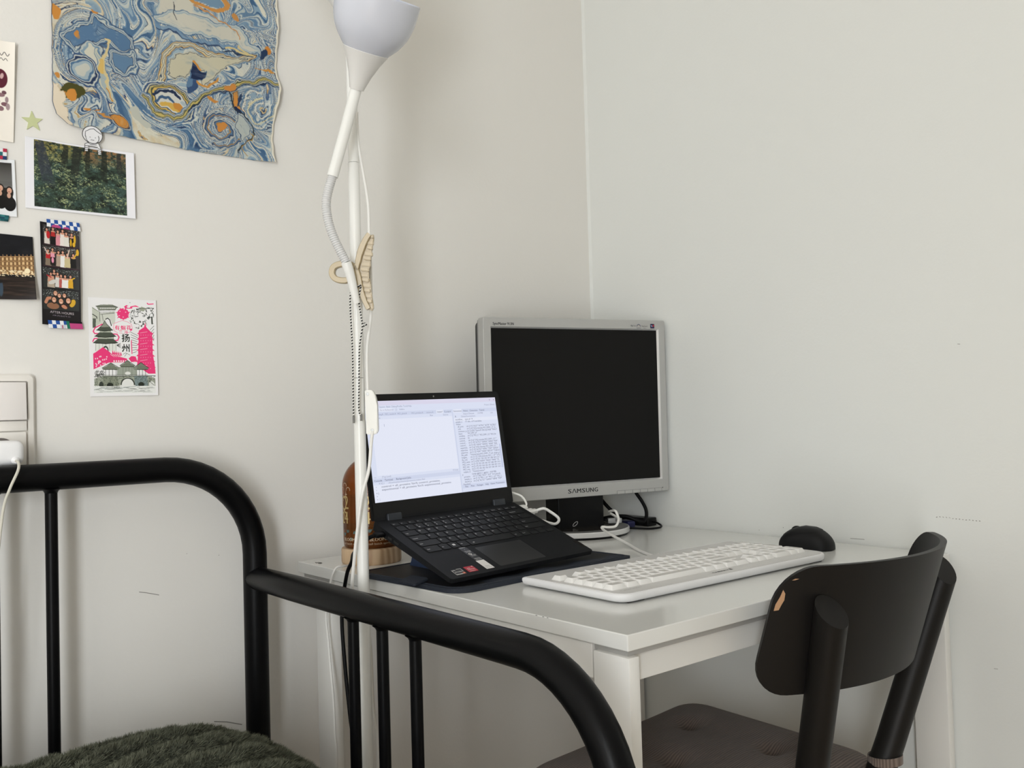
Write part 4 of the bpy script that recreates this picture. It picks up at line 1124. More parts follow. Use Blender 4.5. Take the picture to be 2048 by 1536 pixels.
obj('bulb', lathe([(0, 0.125), (0.012, 0.122), (0.020, 0.110), (0.020, 0.095), (0.012, 0.075), (0.011, 0.056), (0, 0.055)], seg=24, M=MH), M_lamp, t, world=True)
cord = smooth_path([(-0.7865, -0.3155, 1.430), (-0.7840, -0.3140, 1.3829), (-0.7729, -0.3175, 1.3018), (-0.7714, -0.3171, 1.2577), (-0.7700, -0.3165, 1.19), (-0.7725, -0.3182, 1.1324), (-0.7799, -0.3175, 1.0811), (-0.7815, -0.3190, 1.020)], 8)
obj('cord', tube(cord, 0.0024, seg=10), M_cordw, t, world=True)
cord = smooth_path([(-0.7790, -0.3260, 0.962), (-0.7831, -0.3282, 0.945), (-0.7886, -0.3290, 0.9074), (-0.7990, -0.3265, 0.8722), (-0.8045, -0.3205, 0.8223), (-0.8060, -0.3120, 0.7788), (-0.8030, -0.3000, 0.735), (-0.785, -0.287, 0.700), (-0.7692, -0.2870, 0.6600), (-0.7650, -0.2862, 0.5665), (-0.758, -0.282, 0.45), (-0.77, -0.24, 0.2), (-0.78, -0.20, 0.02), (-0.78, -0.05, 0.008)], 8)
obj('cord', tube(cord, 0.0024, seg=10), M_cordw, t, world=True)
# in-line switch on the cord
Ms = frame_M((-0.7775, -0.3228, 0.9905), cr, cu - cr * 0.035, -cf)
out = [(-0.0085, -0.0325), (0.0045, -0.0325), (0.0078, -0.0300), (0.0090, -0.025), (0.0088, 0.010), (0.0070, 0.022), (0.0032, 0.0310), (0.0010, 0.0320), (-0.0085, 0.0318)]
bm = prism(out, -0.0075, 0.0055, M=Ms)
bmesh.ops.bevel(bm, geom=[e for e in bm.edges], offset=0.0012, segments=2, affect='EDGES', clamp_overlap=True)
sw = obj('cord_switch', bm, M_switch, t, world=True)
for y in (0.0262, -0.0262):
    x = -0.0045 if y > 0 else 0.0005
    bm = lathe([(0.0, 0.0062), (0.0022, 0.0061), (0.0025, 0.0050), (0.0025, 0.004)], seg=16, M=Ms @ Matrix.Translation((x, y, 0)))
    add_box(bm, (0, 0, 0), (0.0036, 0.0007, 0.0006), M=Ms @ Matrix.Translation((x, y, 0.0063)) @ Matrix.Rotation(0.6, 4, 'Z'))
    bmesh.ops.transform(bm, matrix=root_mw(t).inverted(), verts=bm.verts)
    obj('screw', bm, M_screw, sw)

# ------------------------------------------------------------------ hair clip and twisted string hanging on the lamp
Mc = frame_M((-0.7974, -0.3254, 1.192), cr, cu, -cf)
S = 0.000722
t = thing('hair_clip', 'beige plastic claw hair clip clamped round the white lamp pole', 'hair clip', (-0.7974, -0.3254, 1.192))
def c2(x, y, z=0.0): return Mc @ Vector(((x - 715) * S, (545 - y) * S, z))
ring = [(675 + 12.5 * math.cos(a), 545 - 14.0 * math.sin(a)) for a in np.linspace(-0.75, 4.8, 26)]
def ribbon(pts, wd, dep, zc=0.0):
    bm = bmesh.new()
    P = smooth_path([(x, y, 0) for x, y in pts], 6)
    rgs = []
    for i, q in enumerate(P):
        d = (P[min(i + 1, len(P) - 1)] - P[max(i - 1, 0)]).normalized(); nn = Vector((-d.y, d.x, 0))
        hw = (wd[int(i / max(1, len(P) - 1) * (len(wd) - 1))] if isinstance(wd, list) else wd) / 2
        h = dep / 2; b = 0.25
        sec = [(-1, -1 + b), (-1 + b, -1), (1 - b, -1), (1, -1 + b), (1, 1 - b), (1 - b, 1), (-1 + b, 1), (-1, 1 - b)]
        rgs.append([bm.verts.new(c2(q.x + nn.x * hw * u, q.y + nn.y * hw * u, zc + h * v)) for u, v in sec])
    for a, b in zip(rgs, rgs[1:]):
        for k in range(8): bm.faces.new((a[k], a[(k + 1) % 8], b[(k + 1) % 8], b[k]))
    bm.faces.new(rgs[0][::-1]); bm.faces.new(rgs[-1])
    return bm
obj('handle_loop', ribbon([(700, 558), (692, 561), (682, 561), (672, 558), (666, 551), (665, 543), (668, 535), (676, 530), (688, 528), (701, 529)], [11, 12, 12, 12, 12, 12, 12, 12, 12, 12], 0.012), M_clip, t, world=True)
obj('lower_jaw', ribbon([(698, 528), (706, 532), (713, 541), (718, 556), (721, 572), (725, 588), (731, 604), (738, 618)], [12, 12, 12, 12, 11, 10, 9], 0.014), M_clip, t, world=True)
obj('upper_jaw', ribbon([(713, 541), (717, 524), (721, 507), (727, 491), (734, 477), (740, 469)], [10, 12, 13, 12, 11, 9], 0.014), M_clip, t, world=True)
def web(pts, z0, z1):
    bm = bmesh.new(); P = [c2(*q) for q in pts]
    a = [bm.verts.new(c2(x, y, z0)) for x, y in pts]; b = [bm.verts.new(c2(x, y, z1)) for x, y in pts]
    bm.faces.new(a[::-1]); bm.faces.new(b)
    for k in range(len(a)): bm.faces.new((a[k], a[(k + 1) % len(a)], b[(k + 1) % len(a)], b[k]))
    bmesh.ops.bevel(bm, geom=bm.edges[:], offset=0.0010, segments=3, affect='EDGES', clamp_overlap=True)
    return bm
obj('comb_back', web([(738, 472), (747, 468), (748, 478), (745, 492), (742, 512), (740, 530), (736, 545), (740, 558), (742, 575), (744, 592), (747, 612), (745, 622), (736, 618), (728, 600), (720, 570), (718, 545), (722, 515), (730, 490)], -0.006, 0.0006), M_clip, t, world=True)
for i, (xa, xb, y, hgt) in enumerate([(741, 748, 474, 6), (735, 746, 496, 8), (728, 743, 517, 8.5), (722, 739, 539, 8.5), (725, 739, 560, 8.5), (729, 742, 581, 8), (735, 745, 602, 8)]):
    obj('tooth', web([(xa, y - hgt / 2), (xb - 1, y - hgt / 2 + 1), (xb, y), (xb - 1, y + hgt / 2 + 1), (xa + 1, y + hgt / 2 - 1), (xa - 1, y)], -0.004, 0.0046), M_clip, t, world=True)
for i, (xa, xb, y, hgt) in enumerate([(733, 747, 485, 9), (728, 745, 507, 10), (722, 741, 528, 10), (721, 738, 550, 9), (724, 742, 570, 10), (728, 744, 591, 10), (734, 747, 613, 9)]):
    obj('tooth', web([(xa, y - hgt / 2), (xb, y - hgt / 2 + 2), (xb + .5, y + hgt / 2 + 1), (xa + 1, y + hgt / 2)], -0.005, 0.0022), M_clip, t, world=True)
obj('spring', tube([c2(696 + 3 * math.cos(a), 548 + 4 * math.sin(a), -0.006 + 0.0011 * a / PI) for a in np.linspace(0, 8 * PI, 60)], 0.0006, seg=6), M_screw, t, world=True)

def stripe_mat():
    M = mat('black_white_twist', (0.5, 0.5, 0.5), 0.8)
    nt = M.node_tree; b = nt.nodes['Principled BSDF']
    tc = nt.nodes.new('ShaderNodeTexCoord'); mp = nt.nodes.new('ShaderNodeMapping'); mp.inputs['Rotation'].default_value = (0, 0.5, 0)
    w = nt.nodes.new('ShaderNodeTexWave'); w.bands_direction = 'Z'; w.inputs['Scale'].default_value = 82
    cr_ = nt.nodes.new('ShaderNodeValToRGB'); cr_.color_ramp.interpolation = 'CONSTANT'
    cr_.color_ramp.elements[0].color = (0.02, 0.02, 0.02, 1); cr_.color_ramp.elements[1].color = (0.72, 0.71, 0.68, 1); cr_.color_ramp.elements[1].position = 0.5
    nt.links.new(tc.outputs['Object'], mp.inputs['Vector']); nt.links.new(mp.outputs[0], w.inputs['Vector'])
    nt.links.new(w.outputs['Fac'], cr_.inputs[0]); nt.links.new(cr_.outputs[0], b.inputs['Base Color'])
    return M
M_twist = stripe_mat()
t = thing('twisted_string', 'thin black and white twisted string hanging from the lamp pole below the hair clip', 'string', (-0.803, -0.325, 1.07))
pl = smooth_path([(-0.7975, -0.3345, 1.1720), (-0.8040, -0.3385, 1.1700), (-0.8094, -0.3245, 1.1593), (-0.8068, -0.3225, 1.0803), (-0.8058, -0.3200, 1.0200), (-0.8055, -0.3190, 0.9812)], 8)
obj('strand', tube(pl, 0.0012, seg=8), M_twist, t, world=True)
pr = smooth_path([(-0.7975, -0.3345, 1.1720), (-0.7995, -0.3310, 1.1518), (-0.7970, -0.3315, 1.1300), (-0.7955, -0.3325, 1.1140), (-0.7975, -0.3315, 1.1000), (-0.7990, -0.3285, 1.0800), (-0.7996, -0.3260, 1.0300), (-0.7994, -0.3240, 0.9939), (-0.7966, -0.3246, 0.9852)], 8)
obj('strand', tube(pr, 0.0012, seg=8), M_twist, t, world=True)
obj('knot', tube(smooth_path([(-0.7955, -0.3325, 1.1155), (-0.7925, -0.3350, 1.1178), (-0.7905, -0.3350, 1.1150), (-0.7930, -0.3345, 1.1130), (-0.7955, -0.3330, 1.1150)], 6), 0.0013, seg=8), M_twist, t, world=True)
for q in ((-0.8055, -0.3190, 0.9812), (-0.7963, -0.3246, 0.9840)):
    obj('end_tip', tube([Vector(q) + Vector((0, 0, 0.004)), Vector(q), Vector(q) - Vector((0, 0, 0.006))], 0.0018, seg=8), M_screw, t, world=True)

# ------------------------------------------------------------------ amber glass dome on a wooden base
DC = Vector((-0.6620, -0.1215, 0.74))
t = thing('glass_dome_lamp', 'amber glass dome with gold lettering on a round wooden base behind the laptop', 'lamp', DC)
obj('wooden_base', lathe([(0.0485, 0.0), (0.0495, 0.0015), (0.0500, 0.004), (0.0500, 0.0225), (0.0490, 0.0252), (0.0470, 0.0262), (0.0, 0.0265)], seg=64), M_wood, t)
g = [(0.0430, 0.0268), (0.0455, 0.0300), (0.0463, 0.040), (0.0465, 0.080), (0.0465, 0.128)] + [(0.0465 * math.cos(a), 0.128 + 0.0485 * math.sin(a)) for a in np.linspace(0.12, PI / 2 - 0.04, 16)] + [(0.0, 0.1765)]
gi = [(r - 0.0022 if r > 0.003 else 0, z - (0.0022 if z > 0.12 else -0.001)) for r, z in g[::-1]]
dome = obj('glass_dome', lathe(g + gi, seg=72, cap=False), M_amber, t)
obj('inner_sleeve', lathe([(0.0, 0.027), (0.0330, 0.0275), (0.0330, 0.112), (0.0, 0.114)], seg=40), mat('brown_sleeve', (0.16, 0.07, 0.025), 0.6), t)
TH0 = math.atan2(-0.7671, -0.6409)       # side that faces the room
def wrap(x, z, e=0.0003):
    a = TH0 + x / 0.0467
    return Vector((( 0.0467 + e) * math.cos(a), (0.0467 + e) * math.sin(a), z))
def wrapped(name, build, m):
    bm = bmesh.new(); build(bm)
    bmesh.ops.triangulate(bm, faces=bm.faces[:])
    bmesh.ops.subdivide_edges(bm, edges=[e for e in bm.edges if e.calc_length() > 0.006], cuts=2)
    for v in bm.verts: v.co = wrap(v.co.x, v.co.y, v.co.z)
    return obj(name, bm, m, dome, smooth=False)
I4 = Matrix()
def gold(bm):
    for off in (-0.0415, 0.0, 0.0415, 0.083):
        add_text(bm, 'Q', off - 0.014, 0.089, 0.036, I4, width=0.017, z=0.0003)
        add_text(bm, '2', off - 0.004, 0.092, 0.032, I4, width=0.012, z=0.0003)
        add_text(bm, '24', off - 0.013, 0.068, 0.028, I4, width=0.019, z=0.0003, bold=0.0006)
wrapped('gold_print', gold, M_gold)['kind'] = 'stuff'
def creamy(bm):
    for off in (-0.046, 0.006, 0.060):
        add_text(bm, 'BLOOMS', off - 0.001, 0.0395, 0.0075, I4, width=0.030, z=0.0003, bold=0.0003)
        add_text(bm, 'small batch spirits', off - 0.008, 0.0335, 0.0050, I4, width=0.044, z=0.0003)
        for k in range(3):
            c = (off - 0.006 + k * 0.009, 0.1235 + (k % 2) * 0.007)
            rg = [(c[0] + 0.0052 * math.cos(a), c[1] + 0.0048 * math.sin(a)) for a in np.linspace(-0.3, PI + 0.3, 12)]
            ri = [(c[0] + 0.0042 * math.cos(a), c[1] + 0.0038 * math.sin(a)) for a in np.linspace(-0.3, PI + 0.3, 12)]
            vs = [bm.verts.new((x, y, 0.0003)) for x, y in rg]; vi = [bm.verts.new((x, y, 0.0003)) for x, y in ri]
            for q in range(11): bm.faces.new((vs[q], vs[q + 1], vi[q + 1], vi[q]))
        for (sx, sy, sr) in ((off + 0.006, 0.116, 0.004), (off - 0.004, 0.106, 0.0022)):
            bm.faces.new([bm.verts.new((sx + (sr if k % 2 == 0 else sr * 0.3) * math.cos(k * PI / 4), sy + (1.5 * sr if k % 2 == 0 else sr * 0.3) * math.sin(k * PI / 4), 0.0003)) for k in range(8)])
wrapped('cream_print', creamy, M_cream)['kind'] = 'stuff'
def teal(bm):
    for k in range(14):
        x, y = -0.046 + k * 0.0085, 0.050 + 0.007 * math.sin(k * 2.3)
        bm.faces.new([bm.verts.new((x + 0.0048 * math.cos(a) * (0.7 + 0.3 * math.sin(3 * a + k)), y + 0.0052 * math.sin(a) * (0.7 + 0.3 * math.cos(2 * a)), 0.0002)) for a in np.linspace(0, 2 * PI, 12, endpoint=False)])
wrapped('leaf_print', teal, M_teal)['kind'] = 'stuff'
def brown(bm):
    bm.faces.new([bm.verts.new(q) for q in ((-0.05, 0.058, 0.0001), (0.07, 0.058, 0.0001), (0.07, 0.0675, 0.0001), (-0.05, 0.0675, 0.0001))])
wrapped('dark_band_print', brown, M_brownp)['kind'] = 'stuff'
p = smooth_path([(-0.7075, -0.1400, 0.7425), (-0.7180, -0.1470, 0.7428), (-0.7380, -0.1590, 0.7450), (-0.7520, -0.1600, 0.7430), (-0.7600, -0.1560, 0.7200), (-0.7620, -0.1440, 0.6700), (-0.7610, -0.1470, 0.6300), (-0.7620, -0.1530, 0.5990), (-0.7640, -0.1650, 0.5400), (-0.7660, -0.1710, 0.4900), (-0.7640, -0.1700, 0.4350), (-0.768, -0.15, 0.25), (-0.77, -0.14, 0.06), (-0.775, -0.10, 0.006)], 8)
obj('power_cable', tube(p, 0.0019, seg=10), M_cordw, t, world=True)

# ------------------------------------------------------------------ laptop sleeve that works as a stand
t = thing('laptop_sleeve', 'navy fabric laptop sleeve folded into a stand under the open laptop', 'laptop sleeve', (-0.56, -0.35, 0.74), (0, 0, 0.075))
Msl = frame_M((-0.7405, -0.4715, 0.7402), (math.cos(.075), math.sin(.075), 0), (-math.sin(.075), math.cos(.075), 0))
bm = prism(rrect(0.372, 0.243, [0.032, 0.006, 0.02, 0.02], 8, 0.186, 0.1215), 0.0, 0.0062, M=Msl)
bmesh.ops.bevel(bm, geom=[e for e in bm.edges if not e.is_manifold or e.calc_face_angle(0) > 0.8], offset=0.0018, segments=3, affect='EDGES', clamp_overlap=True)
obj('cover_panel', bm, M_navy, t, world=True)
bm = prism(rrect(0.350, 0.220, [0.026, 0.008, 0.016, 0.016], 8, 0.184, 0.1235), 0.0055, 0.0068, M=Msl)
obj('inner_face', bm, M_mat, t, world=True)
# seam welt along the rim
pp = [Msl @ Vector((x, y, 0.0064)) for x, y in rrect(0.361, 0.232, [0.029, 0.008, 0.018, 0.018], 8, 0.186, 0.1215)]
obj('welt', tube(pp + pp[:1], 0.0012, seg=6, cap=False), M_navy, t, world=True)
# loose front lip that bulges
bm = bmesh.new()
vs = [[bm.verts.new(Msl @ Vector((0.06 + 0.30 * i / 40, 0.004 + 0.028 * j / 6, 0.0062 + 0.0042 * math.sin(PI * j / 6) * (0.6 + 0.4 * math.sin(i * .5)) * math.sin(PI * i / 40) ** .4))) for i in range(41)] for j in range(7)]
for j in range(6):
    for i in range(40): bm.faces.new((vs[j][i], vs[j][i + 1], vs[j + 1][i + 1], vs[j + 1][i]))
obj('front_lip', bm, M_navy, t, world=True)
bm = prism(rrect(0.027, 0.040, 0.004, 4), 0.0, 0.0035, M=Msl @ Matrix.Translation((0.0010, 0.098, 0.0072)) @ Matrix.Rotation(-0.22, 4, 'Y'))
bmesh.ops.bevel(bm, geom=bm.edges[:], offset=0.0010, segments=2, affect='EDGES', clamp_overlap=True)
obj('elastic_tab', bm, M_navy, t, world=True)
# upright folds that carry the laptop
for x in (-0.667, -0.505):
    bm = bmesh.new()
    prof = [(-0.246, 0.7468), (-0.262, 0.790), (-0.2835, 0.8080), (-0.345, 0.7790), (-0.330, 0.7468)]
    a = [bm.verts.new((x, y, z)) for y, z in prof]; b = [bm.verts.new((x + 0.003, y, z)) for y, z in prof]
    bm.faces.new(a[::-1]); bm.faces.new(b)
    for k in range(5): bm.faces.new((a[k], a[(k + 1) % 5], b[(k + 1) % 5], b[k]))
    obj('side_gusset', bm, M_navy2, t, world=True, smooth=False)
bm = bmesh.new()
a = [bm.verts.new(q) for q in ((-0.667, -0.244, 0.7466), (-0.502, -0.244, 0.7466), (-0.502, -0.2825, 0.8085), (-0.667, -0.2825, 0.8085))]
b = [bm.verts.new(v.co + Vector((0, -0.003, 0))) for v in a]
bm.faces.new(a); bm.faces.new(b[::-1])
for k in range(4): bm.faces.new((a[k], a[(k + 1) % 4], b[(k + 1) % 4], b[k]))
obj('back_fold', bm, M_navy2, t, world=True, smooth=False)

# ------------------------------------------------------------------ laptop
t = thing('laptop', 'black laptop with a lit screen propped on the navy sleeve', 'laptop', (-0.60, -0.40, 0.747), (0, 0, 0.0694))
LW, LD, LH = 0.2914, 0.1911, 0.1934
O = Vector((-0.7522, -0.2782, 0.8268))
ex = (Vector((-0.4615, -0.2580, 0.8307)) - O).normalized()
eb = -(Vector((-0.7398, -0.4567, 0.7595)) - O).normalized()
MB_ = frame_M(O, ex, eb); EZ = ex.cross(eb)
el = (Vector((-0.7543, -0.2477, 1.0177)) - O).normalized()
ML_ = frame_M(O, ex, el)
bm = prism(rrect(LW, LD, 0.004, 5, LW / 2, -LD / 2), -0.0135, 0.0, M=MB_)
bmesh.ops.bevel(bm, geom=[e for e in bm.edges if e.calc_face_angle(0) > 0.8], offset=0.0012, segments=2, affect='EDGES', clamp_overlap=True)
MBi = MB_.inverted()
for v in bm.verts:
    q = MBi @ v.co
    if q.z < -0.0005:
        v.co = MB_ @ Vector((q.x, q.y, q.z * (1 - 0.52 * min(1, -q.y / LD))))
base = obj('base', bm, M_lap, t, world=True)
for fx_ in (0.04, LW - 0.04):
    bm = bmesh.new(); add_box(bm, (fx_, -LD + 0.016, -0.0098), (0.03, 0.006, 0.0075), M=MB_, bevel=0.001)
    obj('rubber_foot', bm, M_print, base, world=True)
kb0, u = 0.0185, 0.0175
rows = [(-0.0156, 0.0092, [15 / 17] * 17), (-0.0276, 0.0150, [1] * 13 + [2]), (-0.0450, 0.0150, [1.5] + [1] * 12 + [1.5]), (-0.0628, 0.0150, [1.8] + [1] * 11 + [2.2]),
        (-0.0804, 0.0150, [2.3] + [1] * 10 + [2.7]), (-0.0982, 0.0158, [1.6, 1, 1, 1.05, 5.35, 1, 1, 1, 1, 1])]
leg = [['Esc', 'F1', 'F2', 'F3', 'F4', 'F5', 'F6', 'F7', 'F8', 'F9', 'F10', 'F11', 'F12', 'Home', 'End', 'Insert', 'Delete'], list('`1234567890-=') + ['Backspace'], ['Tab'] + list('QWERTYUIOP[]') + ['\\'], ['CapsLk'] + list("ASDFGHJKL;'") + ['Enter'],
       ['Shift'] + list('ZXCVBNM,./') + ['Shift'], ['Ctrl', 'Fn', '', 'Alt', '', 'Alt', 'Ctrl', '', '', '']]
Mloc = root_mw(t).inverted() @ MB_
lg = bmesh.new()
keyme = {}
first_base = None
for (y, h, ws), names in zip(rows, leg):
    x = kb0
    for i, (w, nm) in enumerate(zip(ws, names)):
        kw = w * u - 0.0026
        subs = [(y, h)]
        if len(ws) == 10 and i == 8: subs = [(y, h * .47), (y - h * .53, h * .47)]
        elif len(ws) == 10 and i in (7, 9): subs = [(y - h * .53, h * .47)]
        for (yy, hh) in subs:
            key = (round(kw, 4), round(hh, 4))
            if key not in keyme:
                bm = bmesh.new()
                add_prism(bm, rrect(kw, hh, [0.0026, 0.0026, 0.0009, 0.0009] if hh > 0.008 else 0.0009, 3), -0.0002, 0.0011)
                bm.transform(Mloc.to_3x3().to_4x4())
                o = obj('key', bm, M_key, base, smooth=False)
                keyme[key] = o
            else:
                o = keyme[key].copy(); COL.objects.link(o)
            o.location = Mloc @ Vector((x + kw / 2 + 0.0013, yy - hh / 2, 0))
        if nm:
            if len(nm) == 1: add_text(lg, nm, x + 0.0035, y - 0.0065 if h > .012 else y - .005, 0.0046, MB_, z=0.00125)
            elif h < .012: add_text(lg, nm, x + 0.0034, y - 0.0055, 0.0028, MB_, z=0.00125)
            else: add_text(lg, nm, x + 0.0034, y - 0.0095, 0.0032, MB_, z=0.00125)
        if len(ws) == 10 and i == 2:
            for a in (0, 1):
                for b in (0, 1):
                    q = [(x + 0.0062 + a * 0.0025, y - 0.0098 + b * 0.0025), (x + 0.0084 + a * 0.0025, y - 0.0098 + b * 0.0025), (x + 0.0084 + a * 0.0025, y - 0.0076 + b * 0.0025), (x + 0.0062 + a * 0.0025, y - 0.0076 + b * 0.0025)]
                    lg.faces.new([lg.verts.new(MB_ @ Vector((c[0], c[1], 0.00125))) for c in q])
        if len(ws) == 10 and i == 4:
            add_tube(lg, [MB_ @ Vector((x + 0.010 + 0.0016 * math.cos(a), y - 0.010 + 0.0010 * math.sin(a), 0.0012)) for a in np.linspace(0, 5.2, 14)], 0.0002, seg=4)
        x += w * u
for i, s in enumerate('!@#$%^&*()_+'): add_text(lg, s, kb0 + u * (1 + i) + 0.0036, -0.0276 - 0.0115, 0.0036, MB_, z=0.00125)
o = obj('key_legends', lg, M_legend, base, world=True, smooth=False); o['kind'] = 'stuff'
# touchpad, hinges strip, power light
bm = prism(rrect(0.094, 0.060, 0.002, 4, 0.1465, -0.1525), -0.0001, 0.00015, M=MB_)
obj('touchpad', bm, mat('touchpad', (0.016, 0.0165, 0.018), 0.32), base, world=True, smooth=False)
bm = prism(rrect(0.0075, 0.026, 0.0008, 3, 0.2868, -0.1640), 0, 0.0002, M=MB_)
o = obj('maker_badge', bm, mat('badge_brown', (0.03, 0.026, 0.022), 0.3, metal=.6), base, world=True, smooth=False)
bm = bmesh.new(); add_text(bm, 'Lenovo', 0, 0, 0.0052, MB_ @ Matrix.Translation((0.2888, -0.1740, 0.0004)) @ Matrix.Rotation(PI / 2, 4, 'Z'), width=0.019)
obj('badge_lettering', bm, mat('badge_letter', (0.06, 0.055, 0.05), 0.3, metal=.6), o, world=True, smooth=False)
def sticker(name, x0, y0, x1, y1, m, z=0.0002):
    return obj(name, prism([(x0, y0), (x1, y0), (x1, y1), (x0, y1)], 0, z, M=MB_), m, base, world=True, smooth=False)
def lettering(parent, items, m, z=0.00035):
    bm = bmesh.new()
    for (s, x, y, sz, w) in items: add_text(bm, s, x, y, sz, MB_, width=w, z=z, bold=sz * 0.02)
    return obj('lettering', bm, m, parent, world=True, smooth=False)
s1 = sticker('processor_sticker', 0.0155, -0.1840, 0.0335, -0.1690, M_stblack); tag(s1, 'black sticker lettered AMD RYZEN with an orange 5')
lettering(s1, [('AMD', 0.0168, -0.1725, 0.0028, 0.0055), ('RYZEN', 0.0185, -0.1778, 0.0032, 0.0125), ('5000 SERIES', 0.0168, -0.1832, 0.0022, 0.0105)], M_stwhite)
bm = bmesh.new()
for a, b in (((0.0160, -0.1706), (0.0160, -0.1835)), ((0.0160, -0.1835), (0.0285, -0.1835)), ((0.0250, -0.1695), (0.0330, -0.1695)), ((0.0330, -0.1695), (0.0330, -0.1775))):
    add_tube(bm, [MB_ @ Vector((*a, 0.0003)), MB_ @ Vector((*b, 0.0003))], 0.00022, seg=5)
obj('outline', bm, M_stwhite, s1, world=True)
o = sticker('number_patch', 0.0290, -0.1832, 0.0333, -0.1792, M_orange, 0.0003)
o.parent = s1; lettering(s1, [('5', 0.0302, -0.1826, 0.0034, None)], M_stwhite, 0.0004)
s2 = sticker('graphics_sticker', 0.0400, -0.1825, 0.0569, -0.1675, M_red); tag(s2, 'red sticker lettered AMD RADEON')
lettering(s2, [('AMD', 0.0425, -0.1738, 0.0028, 0.0060), ('RADEON', 0.0425, -0.1772, 0.0030, 0.0120), ('GRAPHICS', 0.0425, -0.1812, 0.0022, 0.0110)], M_stwhite)
bm = bmesh.new(); bm.faces.new([bm.verts.new(MB_ @ Vector((x, y, 0.00032))) for x, y in ((0.0528, -0.1690), (0.0552, -0.1682), (0.0556, -0.1712))])
obj('arrow_mark', bm, M_stwhite, s2, world=True, smooth=False)
s3 = sticker('feature_strip', 0.0725, -0.1575, 0.0870, -0.1150, mat('strip_dark', (0.010, 0.010, 0.0105), 0.3)); tag(s3, 'dark strip of small white feature notes')
lettering(s3, [('YOGA 6', 0.0738, -0.1185, 0.0030, 0.0100), ('1', 0.0795, -0.1240, 0.0030, None), ('Flex design', 0.0755, -0.1292, 0.0026, 0.0105), ('in four modes', 0.0752, -0.1320, 0.0022, 0.0100), ('AMD Ryzen', 0.0765, -0.1415, 0.0024, 0.0098), ('processor', 0.0765, -0.1440, 0.0022, 0.0090), ('Dolby Atmos', 0.0750, -0.1525, 0.0026, 0.0110), ('speaker system', 0.0748, -0.1555, 0.0022, 0.0110)], M_legend)
bm = bmesh.new(); add_tube(bm, [MB_ @ Vector((0.0785 + 0.0024 * math.cos(a), -0.1372 + 0.0022 * math.sin(a), 0.0004)) for a in np.linspace(0, 2 * PI, 20)], 0.00035, seg=5)
obj('round_mark', bm, M_stwhite, s3, world=True)
s4 = sticker('white_label', 0.0722, -0.1832, 0.0870, -0.1577, M_stwhite); tag(s4, 'white paper label with fine print')
lettering(s4, [('Explore', 0.0750, -0.1762, 0.0022, 0.008), ('your new Yoga', 0.0742, -0.1800, 0.0018, 0.0108)], M_printg)
# ports on the left side
bm = bmesh.new()
for y, w in ((-0.030, 0.009), (-0.046, 0.009), (-0.062, 0.012)): add_box(bm, (-0.0001, y, -0.0068), (0.0006, w, 0.0032), M=MB_)
obj('port', bm, M_stblack, base, world=True, smooth=False)
# lid
bm = prism(rrect(LW, LH, [0.002, 0.002, 0.008, 0.008], 6, LW / 2, LH / 2), -0.0052, 0.0, M=ML_)
bmesh.ops.bevel(bm, geom=[e for e in bm.edges if e.calc_face_angle(0) > 0.8], offset=0.0010, segments=2, affect='EDGES', clamp_overlap=True)
lid = obj('lid', bm, M_lap, t, world=True)
obj('bezel', prism(rrect(LW - 0.004, LH - 0.006, [0.001, 0.001, 0.006, 0.006], 6, LW / 2, LH / 2 + 0.001), -0.0003, 0.0003, M=ML_), M_bezel, lid, world=True, smooth=False)
for xa, xb in ((0.0245, 0.0515), (0.2435, 0.2700)):
    bm = bmesh.new(); add_box(bm, ((xa + xb) / 2, 0.0022, -0.0015), (xb - xa, 0.0125, 0.0115), M=ML_, bevel=0.0022, seg=3)
    obj('hinge', bm, M_hinge, t, world=True)
obj('webcam', lathe([(0, 0.0006), (0.0014, 0.0005), (0.0015, 0.0002)], seg=16, M=ML_ @ Matrix.Translation((LW * 0.5, LH - 0.0058, 0))), M_screw, lid, world=True)
# screen: window areas and writing
def emis(name, h, s=1.0): return mat(name, (0.005, 0.005, 0.006), 0.35, spec=0.2, emit=h, estr=s)
ES = 0.93
SM = [emis('screen_white', 'e9edfc', ES), emis('screen_lilac', 'dfdcf0', ES), emis('screen_bar', 'd3daf0', ES), emis('screen_pane', 'dfe5f8', ES), emis('screen_dark', 'c2cae6', ES)]
sx0, sx1, sy0, sy1 = 0.0070, 0.2813, 0.0266, 0.1826
SWd, SHt = sx1 - sx0, sy1 - sy0
Msc = ML_ @ Matrix.Translation((sx0, sy0, 0))
bm = bmesh.new()
def rct(x0, y0, x1, y1, mi, z=0.0004):
    """x, y in hundredths of the screen, y down"""
    q = [(x0, y1), (x1, y1), (x1, y0), (x0, y0)]
    bm.faces.new([bm.verts.new(Msc @ Vector((a / 100 * SWd, (100 - b) / 100 * SHt, z))) for a, b in q]).material_index = mi
rct(0, 0, 100, 100, 0)
z1, z2 = 0.00052, 0.00064
rct(0, 0, 100, 4.6, 1, z1); rct(0, 4.6, 100, 11.5, 3, z1); rct(8, 7.6, 19, 10.6, 0, z2); rct(0, 11.5, 63, 15.2, 2, z1); rct(51, 11.5, 56.5, 15.2, 0, z2); rct(0, 15.2, 63, 18.6, 3, z1)
rct(63.0, 11.5, 64.0, 100, 2, z1); rct(64, 11.5, 100, 15.2, 2, z1); rct(64, 11.5, 71, 15.2, 0, z2); rct(64, 15.2, 100, 21.2, 3, z1); rct(64, 24.8, 100, 30.5, 3, z1)
rct(64, 30.5, 100, 92.2, 3, z1); rct(98.2, 52, 99.2, 78, 4, z2); rct(64, 92.2, 100, 96, 2, z1); rct(64, 96, 100, 100, 3, z1)
rct(0, 74.2, 63, 77, 3, z1); rct(0, 77, 63, 80.6, 2, z1); rct(0, 80.6, 63, 83.2, 3, z1); rct(0, 18.6, 3.6, 74.2, 3, z1); rct(0, 83.2, 63, 100, 0, z1)
